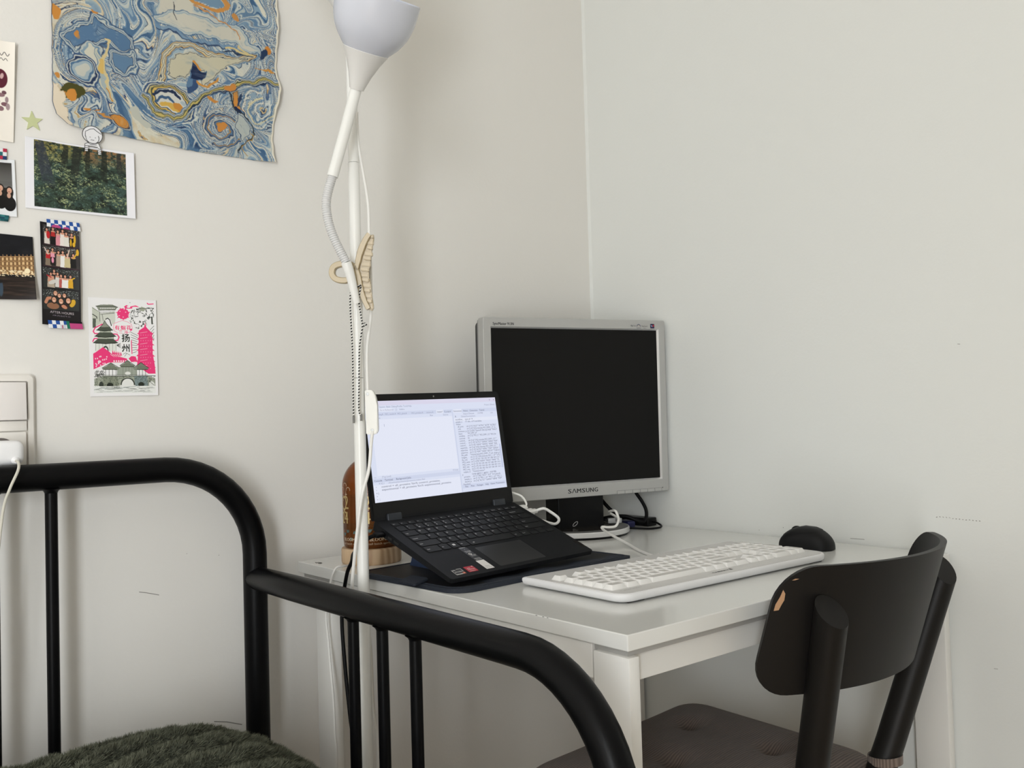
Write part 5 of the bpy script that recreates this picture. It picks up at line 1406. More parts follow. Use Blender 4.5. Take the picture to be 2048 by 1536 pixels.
scr = obj('screen', bm, SM, lid, world=True, smooth=False)
tb = bmesh.new(); td = bmesh.new()
def tx(s, x, y, size=2.0, w=None, dark=False):
    add_text(td if dark else tb, s, x / 100 * SWd, (100 - y) / 100 * SHt, size / 100 * SHt * 1.25, Msc, width=(w / 100 * SWd) if w else None, z=0.0008)
for s, x in (('Code', 0.5), ('View', 3.6), ('Plots', 6.8), ('Session', 10.2), ('Build', 15.2), ('Debug', 18.8), ('Profile', 22.8), ('Tools', 27.0), ('Help', 30.5)): tx(s, x, 6.9, 2.0)
tx('Go to file/function', 10.4, 10.0, 1.8); tx('Addins', 24.0, 10.0, 1.9); tx('+', 9.0, 10.0, 2.2, dark=True)
for x in (2.0, 5.2, 21.2): tx('[ ]', x, 10.0, 2.0)
for s, x in (('data_cleaning.R', 4.0), ('MCI_results.R', 13.6), ('MCI_plots.R', 22.4), ('MCI_proteins.R', 32.5), ('volcano.R', 43.5)): tx(s, x, 14.4, 1.9)
tx('Untitled1*', 51.6, 14.4, 2.0, 4.6, dark=True); tx('R_script 6', 57.4, 14.4, 2.0, 4.8, dark=True)
tx('Source on Save', 1.2, 17.9, 2.0); tx('Run', 46, 17.6, 2.0); tx('Source', 56, 17.6, 2.0)
tx('I', 12, 26, 3.0); tx('1:1', 1.2, 76.4, 1.8); tx('(Top Level)', 6.5, 76.4, 1.9); tx('R Script', 58.2, 76.4, 1.8)
tx('Console', 1.0, 79.8, 2.2, dark=True); tx('Terminal', 8.0, 79.8, 2.2, dark=True); tx('Background Jobs', 16.0, 79.8, 2.2, dark=True)
tx('R 4.2.1', 4.0, 82.6, 1.9); tx('~/Downloads/proteomics/proteomics analysis files/', 10.0, 82.6, 1.8)
tx('control = all_proteins %in% control_proteins,', 5.4, 85.9, 2.2, 42, dark=True); tx('experimental = all_proteins %in% experimental_proteins', 5.4, 88.9, 2.2, 50, dark=True)
for y in (85.9, 88.9): tx('+', 1.4, y, 2.0)
tx('+ )', 1.4, 92, 2.2, dark=True); tx('>', 1.4, 95, 2.2); tx('>  |', 1.4, 98, 2.2)
tx('Environment', 64.6, 14.4, 2.1, 6.2, dark=True); tx('History', 72.2, 14.4, 2.1, 3.8, dark=True); tx('Connections', 77.4, 14.4, 2.1, 6.4, dark=True); tx('Tutorial', 85.4, 14.4, 2.1, 4.0, dark=True)
tx('Import Dataset', 72.0, 17.6, 2.0); tx('114 MiB', 83.5, 17.6, 2.0); tx('List', 94.5, 17.6, 2.0); tx('R', 65.2, 20.4, 2.2, dark=True); tx('Global Environment', 70.0, 20.4, 2.0); tx('Project: (None)', 90.2, 8.6, 1.9); tx('x', 98.0, 3.2, 2.4, dark=True); tx('o', 94.6, 3.2, 2.4, dark=True)
L2 = [('workflow_.', 'List of  9', 0), ('sample_t.', '17 obs. of 9 variables', 0), ('Values', '', 0), ('all_prot.', 'chr [1:71] "ACLY" "ACTN1" "ACTR" "ACTBL2."', 1), ('cols', 'chr [1:3] "LFQ intensity MCI_DMF1_27_2u.', 1), ('common_p.', 'chr [1:629] "Septin;P11021;Q13428" "P4413"', 1), ('input', '"MCI_DMF1_67"', 1),
      ('conditio.', 'chr [1:2] "MCI_C" "MCI_DMF1_C2" "MCI_D6', 1), ('contrast', 'NA', 1), ('control_.', 'chr [1:6] "LFQ intensity MCI_DMF1_C1" "', 1), ('control_.', 'chr [1:10] "ACTG1" "GAPDH" "HSPA5" "PGM"', 1), ('control_.', 'chr [1:10] "A0A2J" "A0A3G" "A0A4" "A06.', 1), ('experime.', 'chr [1:6] "LFQ intensity MCI_DMF1_E1" "', 1),
      ('experime.', 'chr [1:12] "ACTG1" "HSPA1" "PGM" "GAPDH"', 1), ('experime.', 'chr [1:12] "PGM" "TARS2" "EEF1A2" "TUBA1A.', 1), ('file_path', '"Yeast/proteins/MCI_DMF1_17_par_target_pr.', 1), ('longest_', 'chr [1:17] "LFQ intensity MCI_1_67" "LFQ.', 1), ('lfq_cols', 'int [1:17] 101 102 103 107 108 109 110 1.', 1), ('MCI_name', 'chr [1:1279] "HSPA9" "MDH2" "P4HB" "TX.', 1),
      ('MCI_num_', 'int [1:17] 103 104 106 107 108 109 110 1.', 1), ('MCI_site', 'int [1:17] 103 104 106 107 108 109 110 1.', 1), ('MCI_unq_', 'int [1:17] 104 105 106 107 108 109 110 1.', 1), ('output_d.', '"Yeast/proteins/"', 1), ('p', 'Large ggplot (  ggplot ; 10.8 MB)', 0), ('proteins', 'chr [1:1182] "ACLY" "A1P" "A1Control2.', 1), ('sample_n.', 'chr [1:17] "MCI_1_61" "MCI_1_62" "MCI_1_', 1), ('shared_p.', 'chr [1:8] "ACTG1" "GAPDH" "HSPA5" "PGM"', 1), ('Functions', '', 0)]
y = 23.6
for a, b, ind in L2:
    tx(a, 65 + ind * 1.2, y, 2.0, dark=True)
    if b:
        x0 = 73.2 if ind else 72.8
        tx(b, x0, y, 2.0, dark=True, w=min(98.0 - x0, 0.60 * len(b)))
    y += 2.56
for s, x in (('Files', 66), ('Plots', 70.6), ('Packages', 75.4), ('Help', 82.4), ('Viewer', 86.4), ('Presentation', 91.2)): tx(s, x, 95.2, 2.0, dark=True)
o = obj('screen_text', tb, emis('screen_text_grey', '8f93ad', 1.0), scr, world=True, smooth=False); o['kind'] = 'stuff'
o = obj('screen_code', td, emis('screen_text_dark', '4d5170', 1.0), scr, world=True, smooth=False); o['kind'] = 'stuff'

# charging cable into the left side of the laptop
t = thing('laptop_charging_cable', 'black charging cable running from the left side of the laptop over the desk edge', 'cable', (-0.755, -0.30, 0.78))
P0 = MB_ @ Vector((-0.001, -0.030, -0.0068))
dx = -ex
bm = bmesh.new(); add_box(bm, (-0.0085, -0.030, -0.0068), (0.017, 0.0115, 0.0062), M=MB_, bevel=0.002, seg=3)
obj('connector', bm, M_cordb, t, world=True)
p = smooth_path([MB_ @ Vector((-0.016, -0.030, -0.0068)), MB_ @ Vector((-0.030, -0.030, -0.012)), (-0.785, -0.300, 0.793), (-0.775, -0.258, 0.780), (-0.7620, -0.2280, 0.7620), (-0.7625, -0.2120, 0.7380), (-0.7640, -0.1980, 0.6774), (-0.7650, -0.2059, 0.6020), (-0.7650, -0.2177, 0.5283), (-0.7650, -0.2322, 0.4520), (-0.77, -0.25, 0.25), (-0.79, -0.15, 0.03), (-0.80, -0.06, 0.006)], 8)
obj('cord', tube(p, 0.0030, seg=12), M_cordb, t, world=True)

# white USB lead on the right of the laptop
t = thing('usb_lead', 'white plug and looped lead at the right side of the laptop', 'cable', (-0.44, -0.28, 0.815))
bm = bmesh.new(); add_box(bm, (LW + 0.011, -0.030, -0.0068), (0.022, 0.0125, 0.0080), M=MB_, bevel=0.002, seg=3)
obj('plug', bm, M_cordw, t, world=True)
bm = bmesh.new(); add_box(bm, (LW + 0.026, -0.030, -0.0068), (0.009, 0.0085, 0.0062), M=MB_, bevel=0.0018, seg=3)
obj('strain_relief', bm, M_cordw, t, world=True)
k = lambda q: Vector((-1.492, -1.497, 0.985)) + (Vector(q) - Vector((-1.492, -1.497, 0.985))) * 0.985
p = smooth_path([MB_ @ Vector((LW + 0.028, -0.030, -0.0068)), k((-0.4072, -0.2750, 0.8155)), k((-0.3960, -0.2810, 0.8085)), k((-0.3868, -0.2884, 0.7990)), k((-0.3859, -0.2889, 0.7925)), k((-0.3905, -0.2850, 0.7880)), k((-0.3985, -0.2785, 0.7900)), k((-0.4150, -0.2650, 0.7960)), (-0.452, -0.272, 0.790), (-0.470, -0.268, 0.775), (-0.455, -0.230, 0.748), (-0.40, -0.15, 0.7428), (-0.33, -0.06, 0.7428)], 8)
obj('cord', tube(p, 0.0024, seg=10), M_cordw, t, world=True)
bm = bmesh.new(); add_box(bm, (LW + 0.010, -0.0135, -0.0068), (0.020, 0.012, 0.0075), M=MB_, bevel=0.002, seg=3)
obj('second_plug', bm, M_cordw, t, world=True)
p = smooth_path([MB_ @ Vector((LW + 0.018, -0.0135, -0.0068)), MB_ @ Vector((LW + 0.026, -0.006, -0.002)), MB_ @ Vector((LW + 0.022, 0.012, 0.006)), MB_ @ Vector((LW - 0.01, 0.03, 0.004)), (-0.47, -0.20, 0.80), (-0.46, -0.12, 0.745), (-0.40, -0.05, 0.7428)], 8)
obj('second_cord', tube(p, 0.0018, seg=10), M_cordw, t, world=True)

# ------------------------------------------------------------------ monitor
MX, MY, MYAW = -0.2121, -0.1679, -0.2298
MZ = 0.8424
t = thing('monitor', 'silver framed flat monitor with a dark screen standing in the desk corner', 'monitor', (MX, MY, 0.74), (0, 0, MYAW))
zb = MZ - 0.74
tl = 0.0097
Mm = Matrix.Translation((0, 0, zb)) @ Matrix.Rotation(PI / 2 + tl, 4, 'X')       # x right, y up the panel, z towards the room
PW, PH0, PH1 = 0.2062, -0.0275, 0.3215
# front frame with an opening
bm = bmesh.new()
outer = rrect(2 * PW, PH1 - PH0, 0.004, 5, 0, (PH0 + PH1) / 2); outb = outer
front = rrect(2 * PW - 0.002, PH1 - PH0 - 0.002, 0.0035, 5, 0, (PH0 + PH1) / 2)
hole = rrect(0.3818, 0.3068, 0.0004, 5, 0, 0.1505); inner = rrect(0.3762, 0.3012, 0.0002, 5, 0, 0.1505)
Rg = []
for prof, z in ((outb, -0.022), (outer, -0.001), (front, 0.0), (hole, 0.0)):
    Rg.append([bm.verts.new(Mm @ Vector((x, y, z + 0.0045))) for x, y in prof])
for a, b in zip(Rg, Rg[1:]):
    for q in range(len(a)): bm.faces.new((a[q], a[(q + 1) % len(a)], b[(q + 1) % len(b)], b[q]))
bez = obj('bezel', bm, M_silver, t, angle=25)
bm = bmesh.new()
Rg = [[bm.verts.new(Mm @ Vector((x, y, z + 0.0045))) for x, y in prof] for prof, z in ((hole, -0.0002), (hole, 0.0), (inner, -0.0046), (inner, -0.012))]
for a, b in zip(Rg, Rg[1:]):
    for q in range(len(a)): bm.faces.new((a[q], a[(q + 1) % len(a)], b[(q + 1) % len(b)], b[q]))
o = obj('inner_lip', bm, mat('polished_lip', (0.80, 0.80, 0.80), 0.30, metal=0.55), t, smooth=False)
obj('screen_panel', prism(rrect(0.3772, 0.3022, 0.0002, 2, 0, 0.1505), -0.004, 0.0, M=Mm), M_panel, t, smooth=False)
bm = bmesh.new()
add_prism(bm, rrect(2 * PW - 0.004, PH1 - PH0 - 0.003, 0.005, 5, 0, (PH0 + PH1) / 2), -0.026, -0.0165, M=Mm)
obj('side_band', bm, M_silver2, t, angle=25)
bm = bmesh.new()
a, b = add_prism(bm, rrect(2 * PW - 0.010, PH1 - PH0 - 0.010, 0.010, 5, 0, (PH0 + PH1) / 2), -0.042, -0.026, M=Mm)
add_prism(bm, rrect(0.26, 0.20, 0.02, 5, 0, 0.14), -0.068, -0.042, M=Mm)
obj('back_case', bm, mat('back_case_grey', (0.03, 0.031, 0.032), 0.45), t, angle=25)
def print_on(name, items, m, parent=None, bold=0.0):
    bm = bmesh.new()
    for (s, x, y, sz, w) in items: add_text(bm, s, x, y, sz, Mm, width=w, z=0.0047, bold=bold)
    return obj(name, bm, m, parent or bez, smooth=False)
# maker's name built from strokes, the A without its bar
bm = bmesh.new()
x = -0.0325
for ch, w in (('S', .0072), ('V', .0085), ('M', .0088), ('S', .0072), ('U', .0074), ('N', .0075), ('G', .0076)):
    if ch == 'V':
        y0_, hh_ = -0.0188, 0.0084
        for p0_, p1_ in ((0.0, 0.5), (1.0, 0.5)):
            q_ = [(x + p0_ * w - 0.0009, y0_), (x + p0_ * w + 0.0009, y0_), (x + p1_ * w + 0.0009, y0_ + hh_), (x + p1_ * w - 0.0009, y0_ + hh_)]
            bm.faces.new([bm.verts.new(Mm @ Vector((a_, b_, 0.0047))) for a_, b_ in q_])
    else: add_text(bm, ch, x, -0.0188, 0.0118, Mm, width=w, z=0.0047, bold=0.0004)
    x += w + 0.0022
obj('maker_name', bm, M_print, bez, smooth=False)
print_on('model_name', [('SyncMaster 913N', -0.1862, 0.3068, 0.0072, 0.0440)], M_print, bold=0.00018)
print_on('feature_mark', [('MagicTune', 0.1228, 0.3085, 0.0045, 0.0125), ('MagicSpeed', 0.1490, 0.3080, 0.0045, 0.0145), ('MagicBright', 0.1372, 0.3048, 0.0025, 0.0100), ('8ms', 0.1545, 0.3045, 0.0022, 0.0050)], M_printg, bold=0.0001)
bm = bmesh.new()
for r0, r1, mi in ((0.0052, 0.0040, 0), (0.0039, 0.0029, 1)):
    aa = np.linspace(0.1, PI - 0.1, 14)
    v0 = [bm.verts.new(Mm @ Vector((0.1420 + r0 * math.cos(q), 0.3078 + r0 * 1.1 * math.sin(q), 0.0047))) for q in aa]; v1 = [bm.verts.new(Mm @ Vector((0.1420 + r1 * math.cos(q), 0.3078 + r1 * 1.1 * math.sin(q), 0.0047))) for q in aa]
    for q in range(13): bm.faces.new((v0[q], v0[q + 1], v1[q + 1], v1[q])).material_index = mi
obj('rainbow_mark', bm, [mat('mark_blue', (0.10, 0.14, 0.22), 0.5), mat('mark_rust', (0.34, 0.26, 0.20), 0.5)], bez, smooth=False)
stk = obj('badge_sticker', prism(rrect(0.0098, 0.0092, 0.0012, 4, 0.1755, 0.3097), 0.0045, 0.0049, M=Mm), mat('badge_navy', (0.012, 0.012, 0.06), 0.4), bez, smooth=False)
bm = bmesh.new()
add_prism(bm, [(0.1762, 0.3085), (0.1795, 0.3085), (0.1795, 0.3128), (0.1762, 0.3120)], 0.0049, 0.0050, M=Mm)
obj('red_patch', bm, M_red, stk, smooth=False)
bm = bmesh.new(); add_prism(bm, [(0.1715, 0.3120), (0.1755, 0.3105), (0.1750, 0.3075), (0.1735, 0.3085)], 0.0049, 0.0050, M=Mm)
obj('pale_patch', bm, mat('badge_pale', (0.35, 0.40, 0.6), 0.5), stk, smooth=False)
# control buttons under the right of the frame
bx = [0.0800, 0.0985, 0.1170, 0.1350, 0.1530, 0.1710, 0.1880]
for a, b in zip(bx, bx[1:]):
    bm = bmesh.new(); add_box(bm, ((a + b) / 2, -0.0243, 0.0046), (b - a - 0.0012, 0.0058, 0.0016), M=Mm, bevel=0.0005, seg=1)
    obj('button', bm, M_silver, t)
obj('power_light', lathe([(0, 0.0052), (0.0009, 0.0051), (0.001, 0.0045)], seg=10, M=Mm @ Matrix.Translation((0.1905, -0.0205, 0))), M_print, t)
bm = bmesh.new()
for q in bx[:-1] + [0.188]: add_box(bm, (q, -0.0240, 0.0042), (0.0009, 0.0066, 0.0008), M=Mm)
add_box(bm, (0.134, -0.0207, 0.0042), (0.108, 0.0006, 0.0007), M=Mm)
obj('button_gap', bm, M_printg, t, smooth=False)
# stand
bm = bmesh.new()
pr = [(-0.0560, -0.013), (0.0525, -0.013), (0.0525, 0.045), (-0.0560, 0.045)]
add_prism(bm, rrect(0.105, 0.052, 0.004, 4, 0.001, 0.030), 0.012, 0.125)
obj('neck', bm, M_gloss, t)
BC = (0.0000, 0.0300)
def disc(prof, m, nm): return obj(nm, lathe(prof, seg=72, M=Matrix.Translation((BC[0], BC[1], 0))), m, t, angle=25)
disc([(0.0, 0.0), (0.104, 0.0), (0.1055, 0.0020), (0.1055, 0.0045)], M_gloss, 'foot')
disc([(0.1075, 0.0045), (0.1082, 0.0065), (0.1080, 0.0125), (0.1066, 0.0142), (0.0, 0.0142)], M_chrome, 'stand_rim')
disc([(0.0, 0.0141), (0.1058, 0.0141), (0.1040, 0.0149), (0.0860, 0.0149), (0.084, 0.0143), (0.0, 0.0143)], mat('grey_ring', (0.14, 0.14, 0.14), 0.4), 'stand_ring')
disc([(0.0, 0.0142), (0.0840, 0.0142), (0.0835, 0.0148), (0.0, 0.0152)], mat('smoked_disc', (0.022, 0.019, 0.016), 0.2), 'stand_disc')
bm = bmesh.new()
add_tube(bm, [Vector((-0.014 + 0.0065 * math.cos(a) * math.cos(.6) - 0.0028 * math.sin(a) * math.sin(.6), 0.0035, 0.0225 + 0.0065 * math.cos(a) * math.sin(.6) + 0.0028 * math.sin(a) * math.cos(.6))) for a in np.linspace(0, 2 * PI, 24)], 0.0004, seg=5)
obj('lock_mark', bm, M_legend, t)

# cables behind the monitor
t = thing('monitor_power_cable', 'thick black cable hanging in a loop from the right of the monitor', 'cable', (-0.06, -0.17, 0.76))
p = smooth_path([(-0.064, -0.166, 0.850), (-0.0620, -0.1690, 0.825), (-0.0596, -0.1710, 0.8116), (-0.0501, -0.1781, 0.7928), (-0.0454, -0.1835, 0.7771), (-0.0480, -0.1870, 0.7630), (-0.0560, -0.1860, 0.7530), (-0.0680, -0.1780, 0.7560), (-0.0811, -0.1600, 0.7640), (-0.100, -0.130, 0.7620), (-0.130, -0.085, 0.7500), (-0.20, -0.05, 0.7445)], 8)
obj('cord', tube(p, 0.0036, seg=12), M_cordb, t, world=True)
t = thing('video_cable', 'black video cable with a blue plug slanting down beside the monitor stand', 'cable', (-0.08, -0.11, 0.77))
p = smooth_path([(-0.110, -0.080, 0.830), (-0.0921, -0.0914, 0.8051), (-0.0784, -0.1020, 0.7836), (-0.0690, -0.1120, 0.7690), (-0.0660, -0.1240, 0.7590), (-0.0700, -0.1380, 0.7520)], 8)
obj('cord', tube(p, 0.0038, seg=12), M_cordb, t, world=True)
bm = bmesh.new(); add_box(bm, (0, 0, 0), (0.018, 0.040, 0.013), M=Matrix.Translation((-0.0770, -0.1600, 0.7490)) @ Matrix.Rotation(-0.35, 4, 'Z'), bevel=0.003, seg=2)
obj('plug', bm, M_blue, t, world=True)
t = thing('adapter_lead', 'thin black lead curling round the front of the black power adapter', 'cable', (-0.06, -0.22, 0.744))
p = smooth_path([(-0.200, -0.020, 0.743), (-0.120, -0.060, 0.7435), (-0.105, -0.130, 0.7440), (-0.110, -0.175, 0.7450), (-0.095, -0.205, 0.7440), (-0.074, -0.220, 0.7428), (-0.050, -0.223, 0.7428), (-0.033, -0.213, 0.7440), (-0.0265, -0.196, 0.7480), (-0.0255, -0.183, 0.7490)], 8)
obj('cord', tube(p, 0.0021, seg=10), M_cordb, t, world=True)
t = thing('clear_plug', 'clear plastic connector on a black lead behind the white keyboard cable', 'plug', (-0.135, -0.178, 0.757))
bm = bmesh.new(); add_box(bm, (0, 0, 0), (0.028, 0.012, 0.010), M=Matrix.Translation((-0.1345, -0.1800, 0.7620)) @ Matrix.Rotation(-0.6, 4, 'Z'), bevel=0.002, seg=2)
obj('body', bm, M_clear, t, world=True)
bm = bmesh.new(); add_box(bm, (0, 0, 0), (0.016, 0.0085, 0.0060), M=Matrix.Translation((-0.1345, -0.1800, 0.7620)) @ Matrix.Rotation(-0.6, 4, 'Z'))
obj('contacts', bm, M_screw, t, world=True, smooth=False)
p = smooth_path([(-0.1440, -0.1735, 0.7625), (-0.1500, -0.1660, 0.7640), (-0.1490, -0.1400, 0.7640), (-0.1450, -0.1000, 0.7600), (-0.165, -0.060, 0.7480), (-0.24, -0.035, 0.7440)], 8)
obj('cord', tube(p, 0.0032, seg=10), M_cordb, t, world=True)
t = thing('power_adapter', 'black power adapter box lying on the desk against the right wall', 'power adapter', (-0.0260, -0.1370, 0.74))
obj('case', box((0, 0, 0.0090), (0.028, 0.092, 0.0170), bevel=0.0022, seg=3), M_gloss, t)
obj('seam', box((0, 0, 0.0100), (0.0284, 0.0924, 0.0006)), M_cordb, t, smooth=False)

# ------------------------------------------------------------------ keyboard
KX, KY = -0.4080, -0.5860
t = thing('keyboard', 'white full size keyboard lying on the desk in front of the monitor', 'keyboard', (KX, KY, 0.74), (0, 0, -0.013))
KW, KD = 0.4660, 0.1980
bm = bmesh.new()
lay = []
for (w, d, r, z) in ((KW - 0.010, KD - 0.008, 0.016, 0.0020), (KW - 0.003, KD - 0.002, 0.019, 0.0040), (KW, KD, 0.020, 0.0085), (KW - 0.0006, KD - 0.0006, 0.020, 0.0112), (KW - 0.004, KD - 0.004, 0.0185, 0.0125)):
    lay.append([bm.verts.new((x, y, z)) for x, y in rrect(w, d, [r * 1.15, r * 1.6, 0.006, 0.004], 8)])
for a, b in zip(lay, lay[1:]):
    for q in range(len(a)): bm.faces.new((a[q], a[(q + 1) % len(a)], b[(q + 1) % len(b)], b[q]))
bm.faces.new(lay[0][::-1]); bm.faces.new(lay[-1])
case = obj('case', bm, M_kb, t, angle=50)
obj('top_plate', prism(rrect(KW - 0.010, KD - 0.010, [0.018, 0.026, 0.004, 0.003], 8), 0.0120, 0.0128), M_kbtop, t, smooth=False)
for x in (-0.20, 0.20):
    for y in (-0.085, 0.085): obj('foot', box((x, y, 0.0011), (0.03, 0.012, 0.0022)), M_print, t, smooth=False)
U = 0.01905
X0, YF = -0.2185, -0.0672
kg = bmesh.new(); kme = {}
def kkey(x, y, w, h=1.0, lab=''):
    key = (w, h)
    if key not in kme:
        bm = bmesh.new(); cw, ch = w * U - 0.0012, h * U * 0.985 - 0.0012
        lo = rrect(cw, ch, 0.0012, 2); mid = rrect(cw - 0.0006, ch - 0.0006, 0.0014, 2); hi = rrect(cw - 0.0062, ch - 0.0062, 0.0016, 2)
        rs = [[bm.verts.new((a, b, z)) for a, b in l] for l, z in ((lo, 0), (mid, 0.0012), (hi, 0.0062))]
        for a, b in zip(rs, rs[1:]):
            for q in range(len(a)): bm.faces.new((a[q], a[(q + 1) % len(a)], b[(q + 1) % len(b)], b[q]))
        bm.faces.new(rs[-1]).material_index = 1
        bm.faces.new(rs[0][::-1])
        o = obj('key', bm, [M_kbkey, M_keytop_shade], t, angle=25); kme[key] = o
    else:
        o = kme[key].copy(); COL.objects.link(o)
    cx, cy = X0 + (x + w / 2) * U, YF + (y + h / 2) * U * 0.985
    o.location = (cx, cy, 0.0128)
    if lab: add_text(kg, lab, X0 + x * U + 0.0046, cy + 0.0012, 0.0040 if len(lab) == 1 else 0.0030, Matrix(), z=0.0128 + 0.0064)
M_keytop_shade = mat('keycap_top_shaded', (0.60, 0.585, 0.565), 0.5)  # greyer than the sides: shading on the key tops put into the colour
for lab, x in (('Esc', 0), ('F1', 2), ('F2', 3), ('F3', 4), ('F4', 5), ('F5', 6.5), ('F6', 7.5), ('F7', 8.5), ('F8', 9.5), ('F9', 11), ('F10', 12), ('F11', 13), ('F12', 14), ('Prt', 15.25), ('Rol', 16.25), ('Pau', 17.25), ('Cal', 18.5), ('Ml', 19.5), ('Web', 20.5), ('Zz', 21.5)): kkey(x, 5.35, 1, 1, lab)
for i, c in enumerate('^1234567890?`'): kkey(i, 4, 1, 1, c)
kkey(13, 4, 2, 1, '<-')
kkey(0, 3, 1.5, 1, 'Tab')
for i, c in enumerate('QWERTZUIOP+*'): kkey(1.5 + i, 3, 1, 1, c)
kkey(0, 2, 1.75, 1, 'Caps')
for i, c in enumerate('ASDFGHJKL;#'): kkey(1.75 + i, 2, 1, 1, c)
kkey(13.5, 3, 1.5, 1, ''); kkey(12.75, 2, 2.25, 1, 'Enter')
kkey(0, 1, 1.25, 1, 'Shift')
for i, c in enumerate('<YXCVBNM,.-'): kkey(1.25 + i, 1, 1, 1, c)
kkey(12.25, 1, 2.75, 1, 'Shift')
for x, w, c in ((0, 1.5, 'Strg'), (1.5, 1.25, '*'), (2.75, 1.25, 'Alt'), (4, 5.75, ''), (9.75, 1.25, 'Alt'), (11, 1.25, '*'), (12.25, 1.25, '='), (13.5, 1.5, 'Strg')): kkey(x, 0, w, 1, c)
for i, c in enumerate(('Ins', 'Hm', 'Up')): kkey(15.25 + i, 4, 1, 1, c)
for i, c in enumerate(('Del', 'End', 'Dn')): kkey(15.25 + i, 3, 1, 1, c)
kkey(16.25, 1, 1, 1, '^')
for i in range(3): kkey(15.25 + i, 0, 1, 1, '<v>'[i])
for r, row in enumerate((('Num', '/', '*', '-'), ('7', '8', '9', ''), ('4', '5', '6', ''), ('1', '2', '3', ''))):
    for i, c in enumerate(row):
        if c: kkey(18.5 + i, 4 - r, 1, 1, c)
kkey(21.5, 2, 1, 2, '+'); kkey(21.5, 0, 1, 2, 'En'); kkey(18.5, 0, 2, 1, '0'); kkey(20.5, 0, 1, 1, ',')
o = obj('key_legends', kg, M_printg, t, smooth=False); o['kind'] = 'stuff'
bm = bmesh.new()
add_text(bm, 'CHERRY', -0.0340, -0.0810, 0.0062, Matrix(), width=0.0360, z=0.0130, bold=0.0003, shear=0.2)
for a in (0, 1): add_prism(bm, [(0.0045 + a * 0.003, -0.0815), (0.0062 + a * 0.003, -0.0815), (0.0085 + a * 0.002, -0.0745), (0.0065 + a * 0.002, -0.0745)], 0.0128, 0.0130)
obj('maker_name', bm, M_print, t, smooth=False)
bm = bmesh.new(); add_text(bm, 'KC 6000 SLIM KEYBOARD', -0.2130, -0.0770, 0.0034, Matrix(), width=0.040, z=0.0130)
obj('model_name', bm, M_printg, t, smooth=False)
kc = lambda q: Vector((-1.492, -1.497, 0.985)) + (Vector(q) - Vector((-1.492, -1.497, 0.985))) * 0.972
p = smooth_path([(-0.3530, -0.4870, 0.7500), (-0.3415, -0.4680, 0.7445), (-0.3050, -0.4020, 0.7428), (-0.2720, -0.3450, 0.7450), kc((-0.2190, -0.2470, 0.7500)), kc((-0.2060, -0.2180, 0.7545)), kc((-0.2060, -0.2160, 0.7590)), kc((-0.1960, -0.2240, 0.7580)), kc((-0.1860, -0.2325, 0.7600)), kc((-0.1820, -0.2366, 0.7715)), kc((-0.1838, -0.2350, 0.7830)), kc((-0.1800, -0.2250, 0.7885)), (-0.185, -0.215, 0.785), (-0.150, -0.200, 0.770), (-0.115, -0.150, 0.7480), (-0.120, -0.060, 0.7430)], 8)
obj('cable', tube(p, 0.0024, seg=10), M_cordw, t, world=True)

# ------------------------------------------------------------------ mouse
t = thing('computer_mouse', 'black computer mouse standing on the desk behind the keyboard', 'mouse', (-0.0950, -0.5900, 0.74), (0, 0, 0.10))
ML, MWd = 0.094, 0.058
def mouse_shell(z0, grow, ztop):
    bm = bmesh.new(); nu, nv = 40, 14
    rows_ = []
    for j in range(nv + 1):
        v = j / nv
        ring = []
        for i in range(nu):
            a = 2 * PI * i / nu
            cx, sy = math.cos(a), math.sin(a)
            e = 2.6
            r = (abs(cx) ** e + abs(sy) ** e) ** (-1 / e)
            fr = max(0.0, 1 - v ** 2.8) ** 0.5 if v < 1 else 0
            x, y = r * cx * (MWd / 2 + grow) * fr * (1 - 0.10 * math.cos(sy * 2)), r * sy * (ML / 2 + grow) * (0.15 + 0.85 * fr) * fr ** 0.3
            yy = y / (ML / 2)
            top = ztop * (1 - 0.22 * max(0, yy + 0.10) ** 2 - 0.42 * max(0, -yy - 0.25) ** 2)
            zz = z0 + (top - z0) * (v ** 0.9)
            ring.append(bm.verts.new((x, y, zz)))
        rows_.append(ring)
    for a, b in zip(rows_, rows_[1:]):
        for i in range(nu): bm.faces.new((a[i], a[(i + 1) % nu], b[(i + 1) % nu], b[i]))
    bm.faces.new(rows_[0][::-1])
    bmesh.ops.remove_doubles(bm, verts=bm.verts[:], dist=1e-5)
    return bm
obj('body', mouse_shell(0.001, 0.0, 0.0385), M_mouse, t, angle=60)
bm = mouse_shell(0.001, 0.0006, 0.0391)
bmesh.ops.bisect_plane(bm, geom=bm.verts[:] + bm.edges[:] + bm.faces[:], plane_co=(0, 0.02, 0.0250), plane_no=(0, 0.16, 1), clear_inner=True)
obj('top_cover', bm, mat('mouse_cover', (0.009, 0.009, 0.0095), 0.5, spec=0.25), t, angle=60)
obj('scroll_wheel', lathe([(0.0, -0.0035), (0.0095, -0.0035), (0.0105, -0.0015), (0.0105, 0.0015), (0.0095, 0.0035), (0, 0.0035)], seg=24, M=Matrix.Translation((0, 0.0170, 0.0268)) @ Matrix.Rotation(PI / 2, 4, 'Y')), M_gloss, t)
obj('glide_foot', box((0, 0, 0.0006), (0.03, 0.06, 0.0012)), M_print, t, smooth=False)

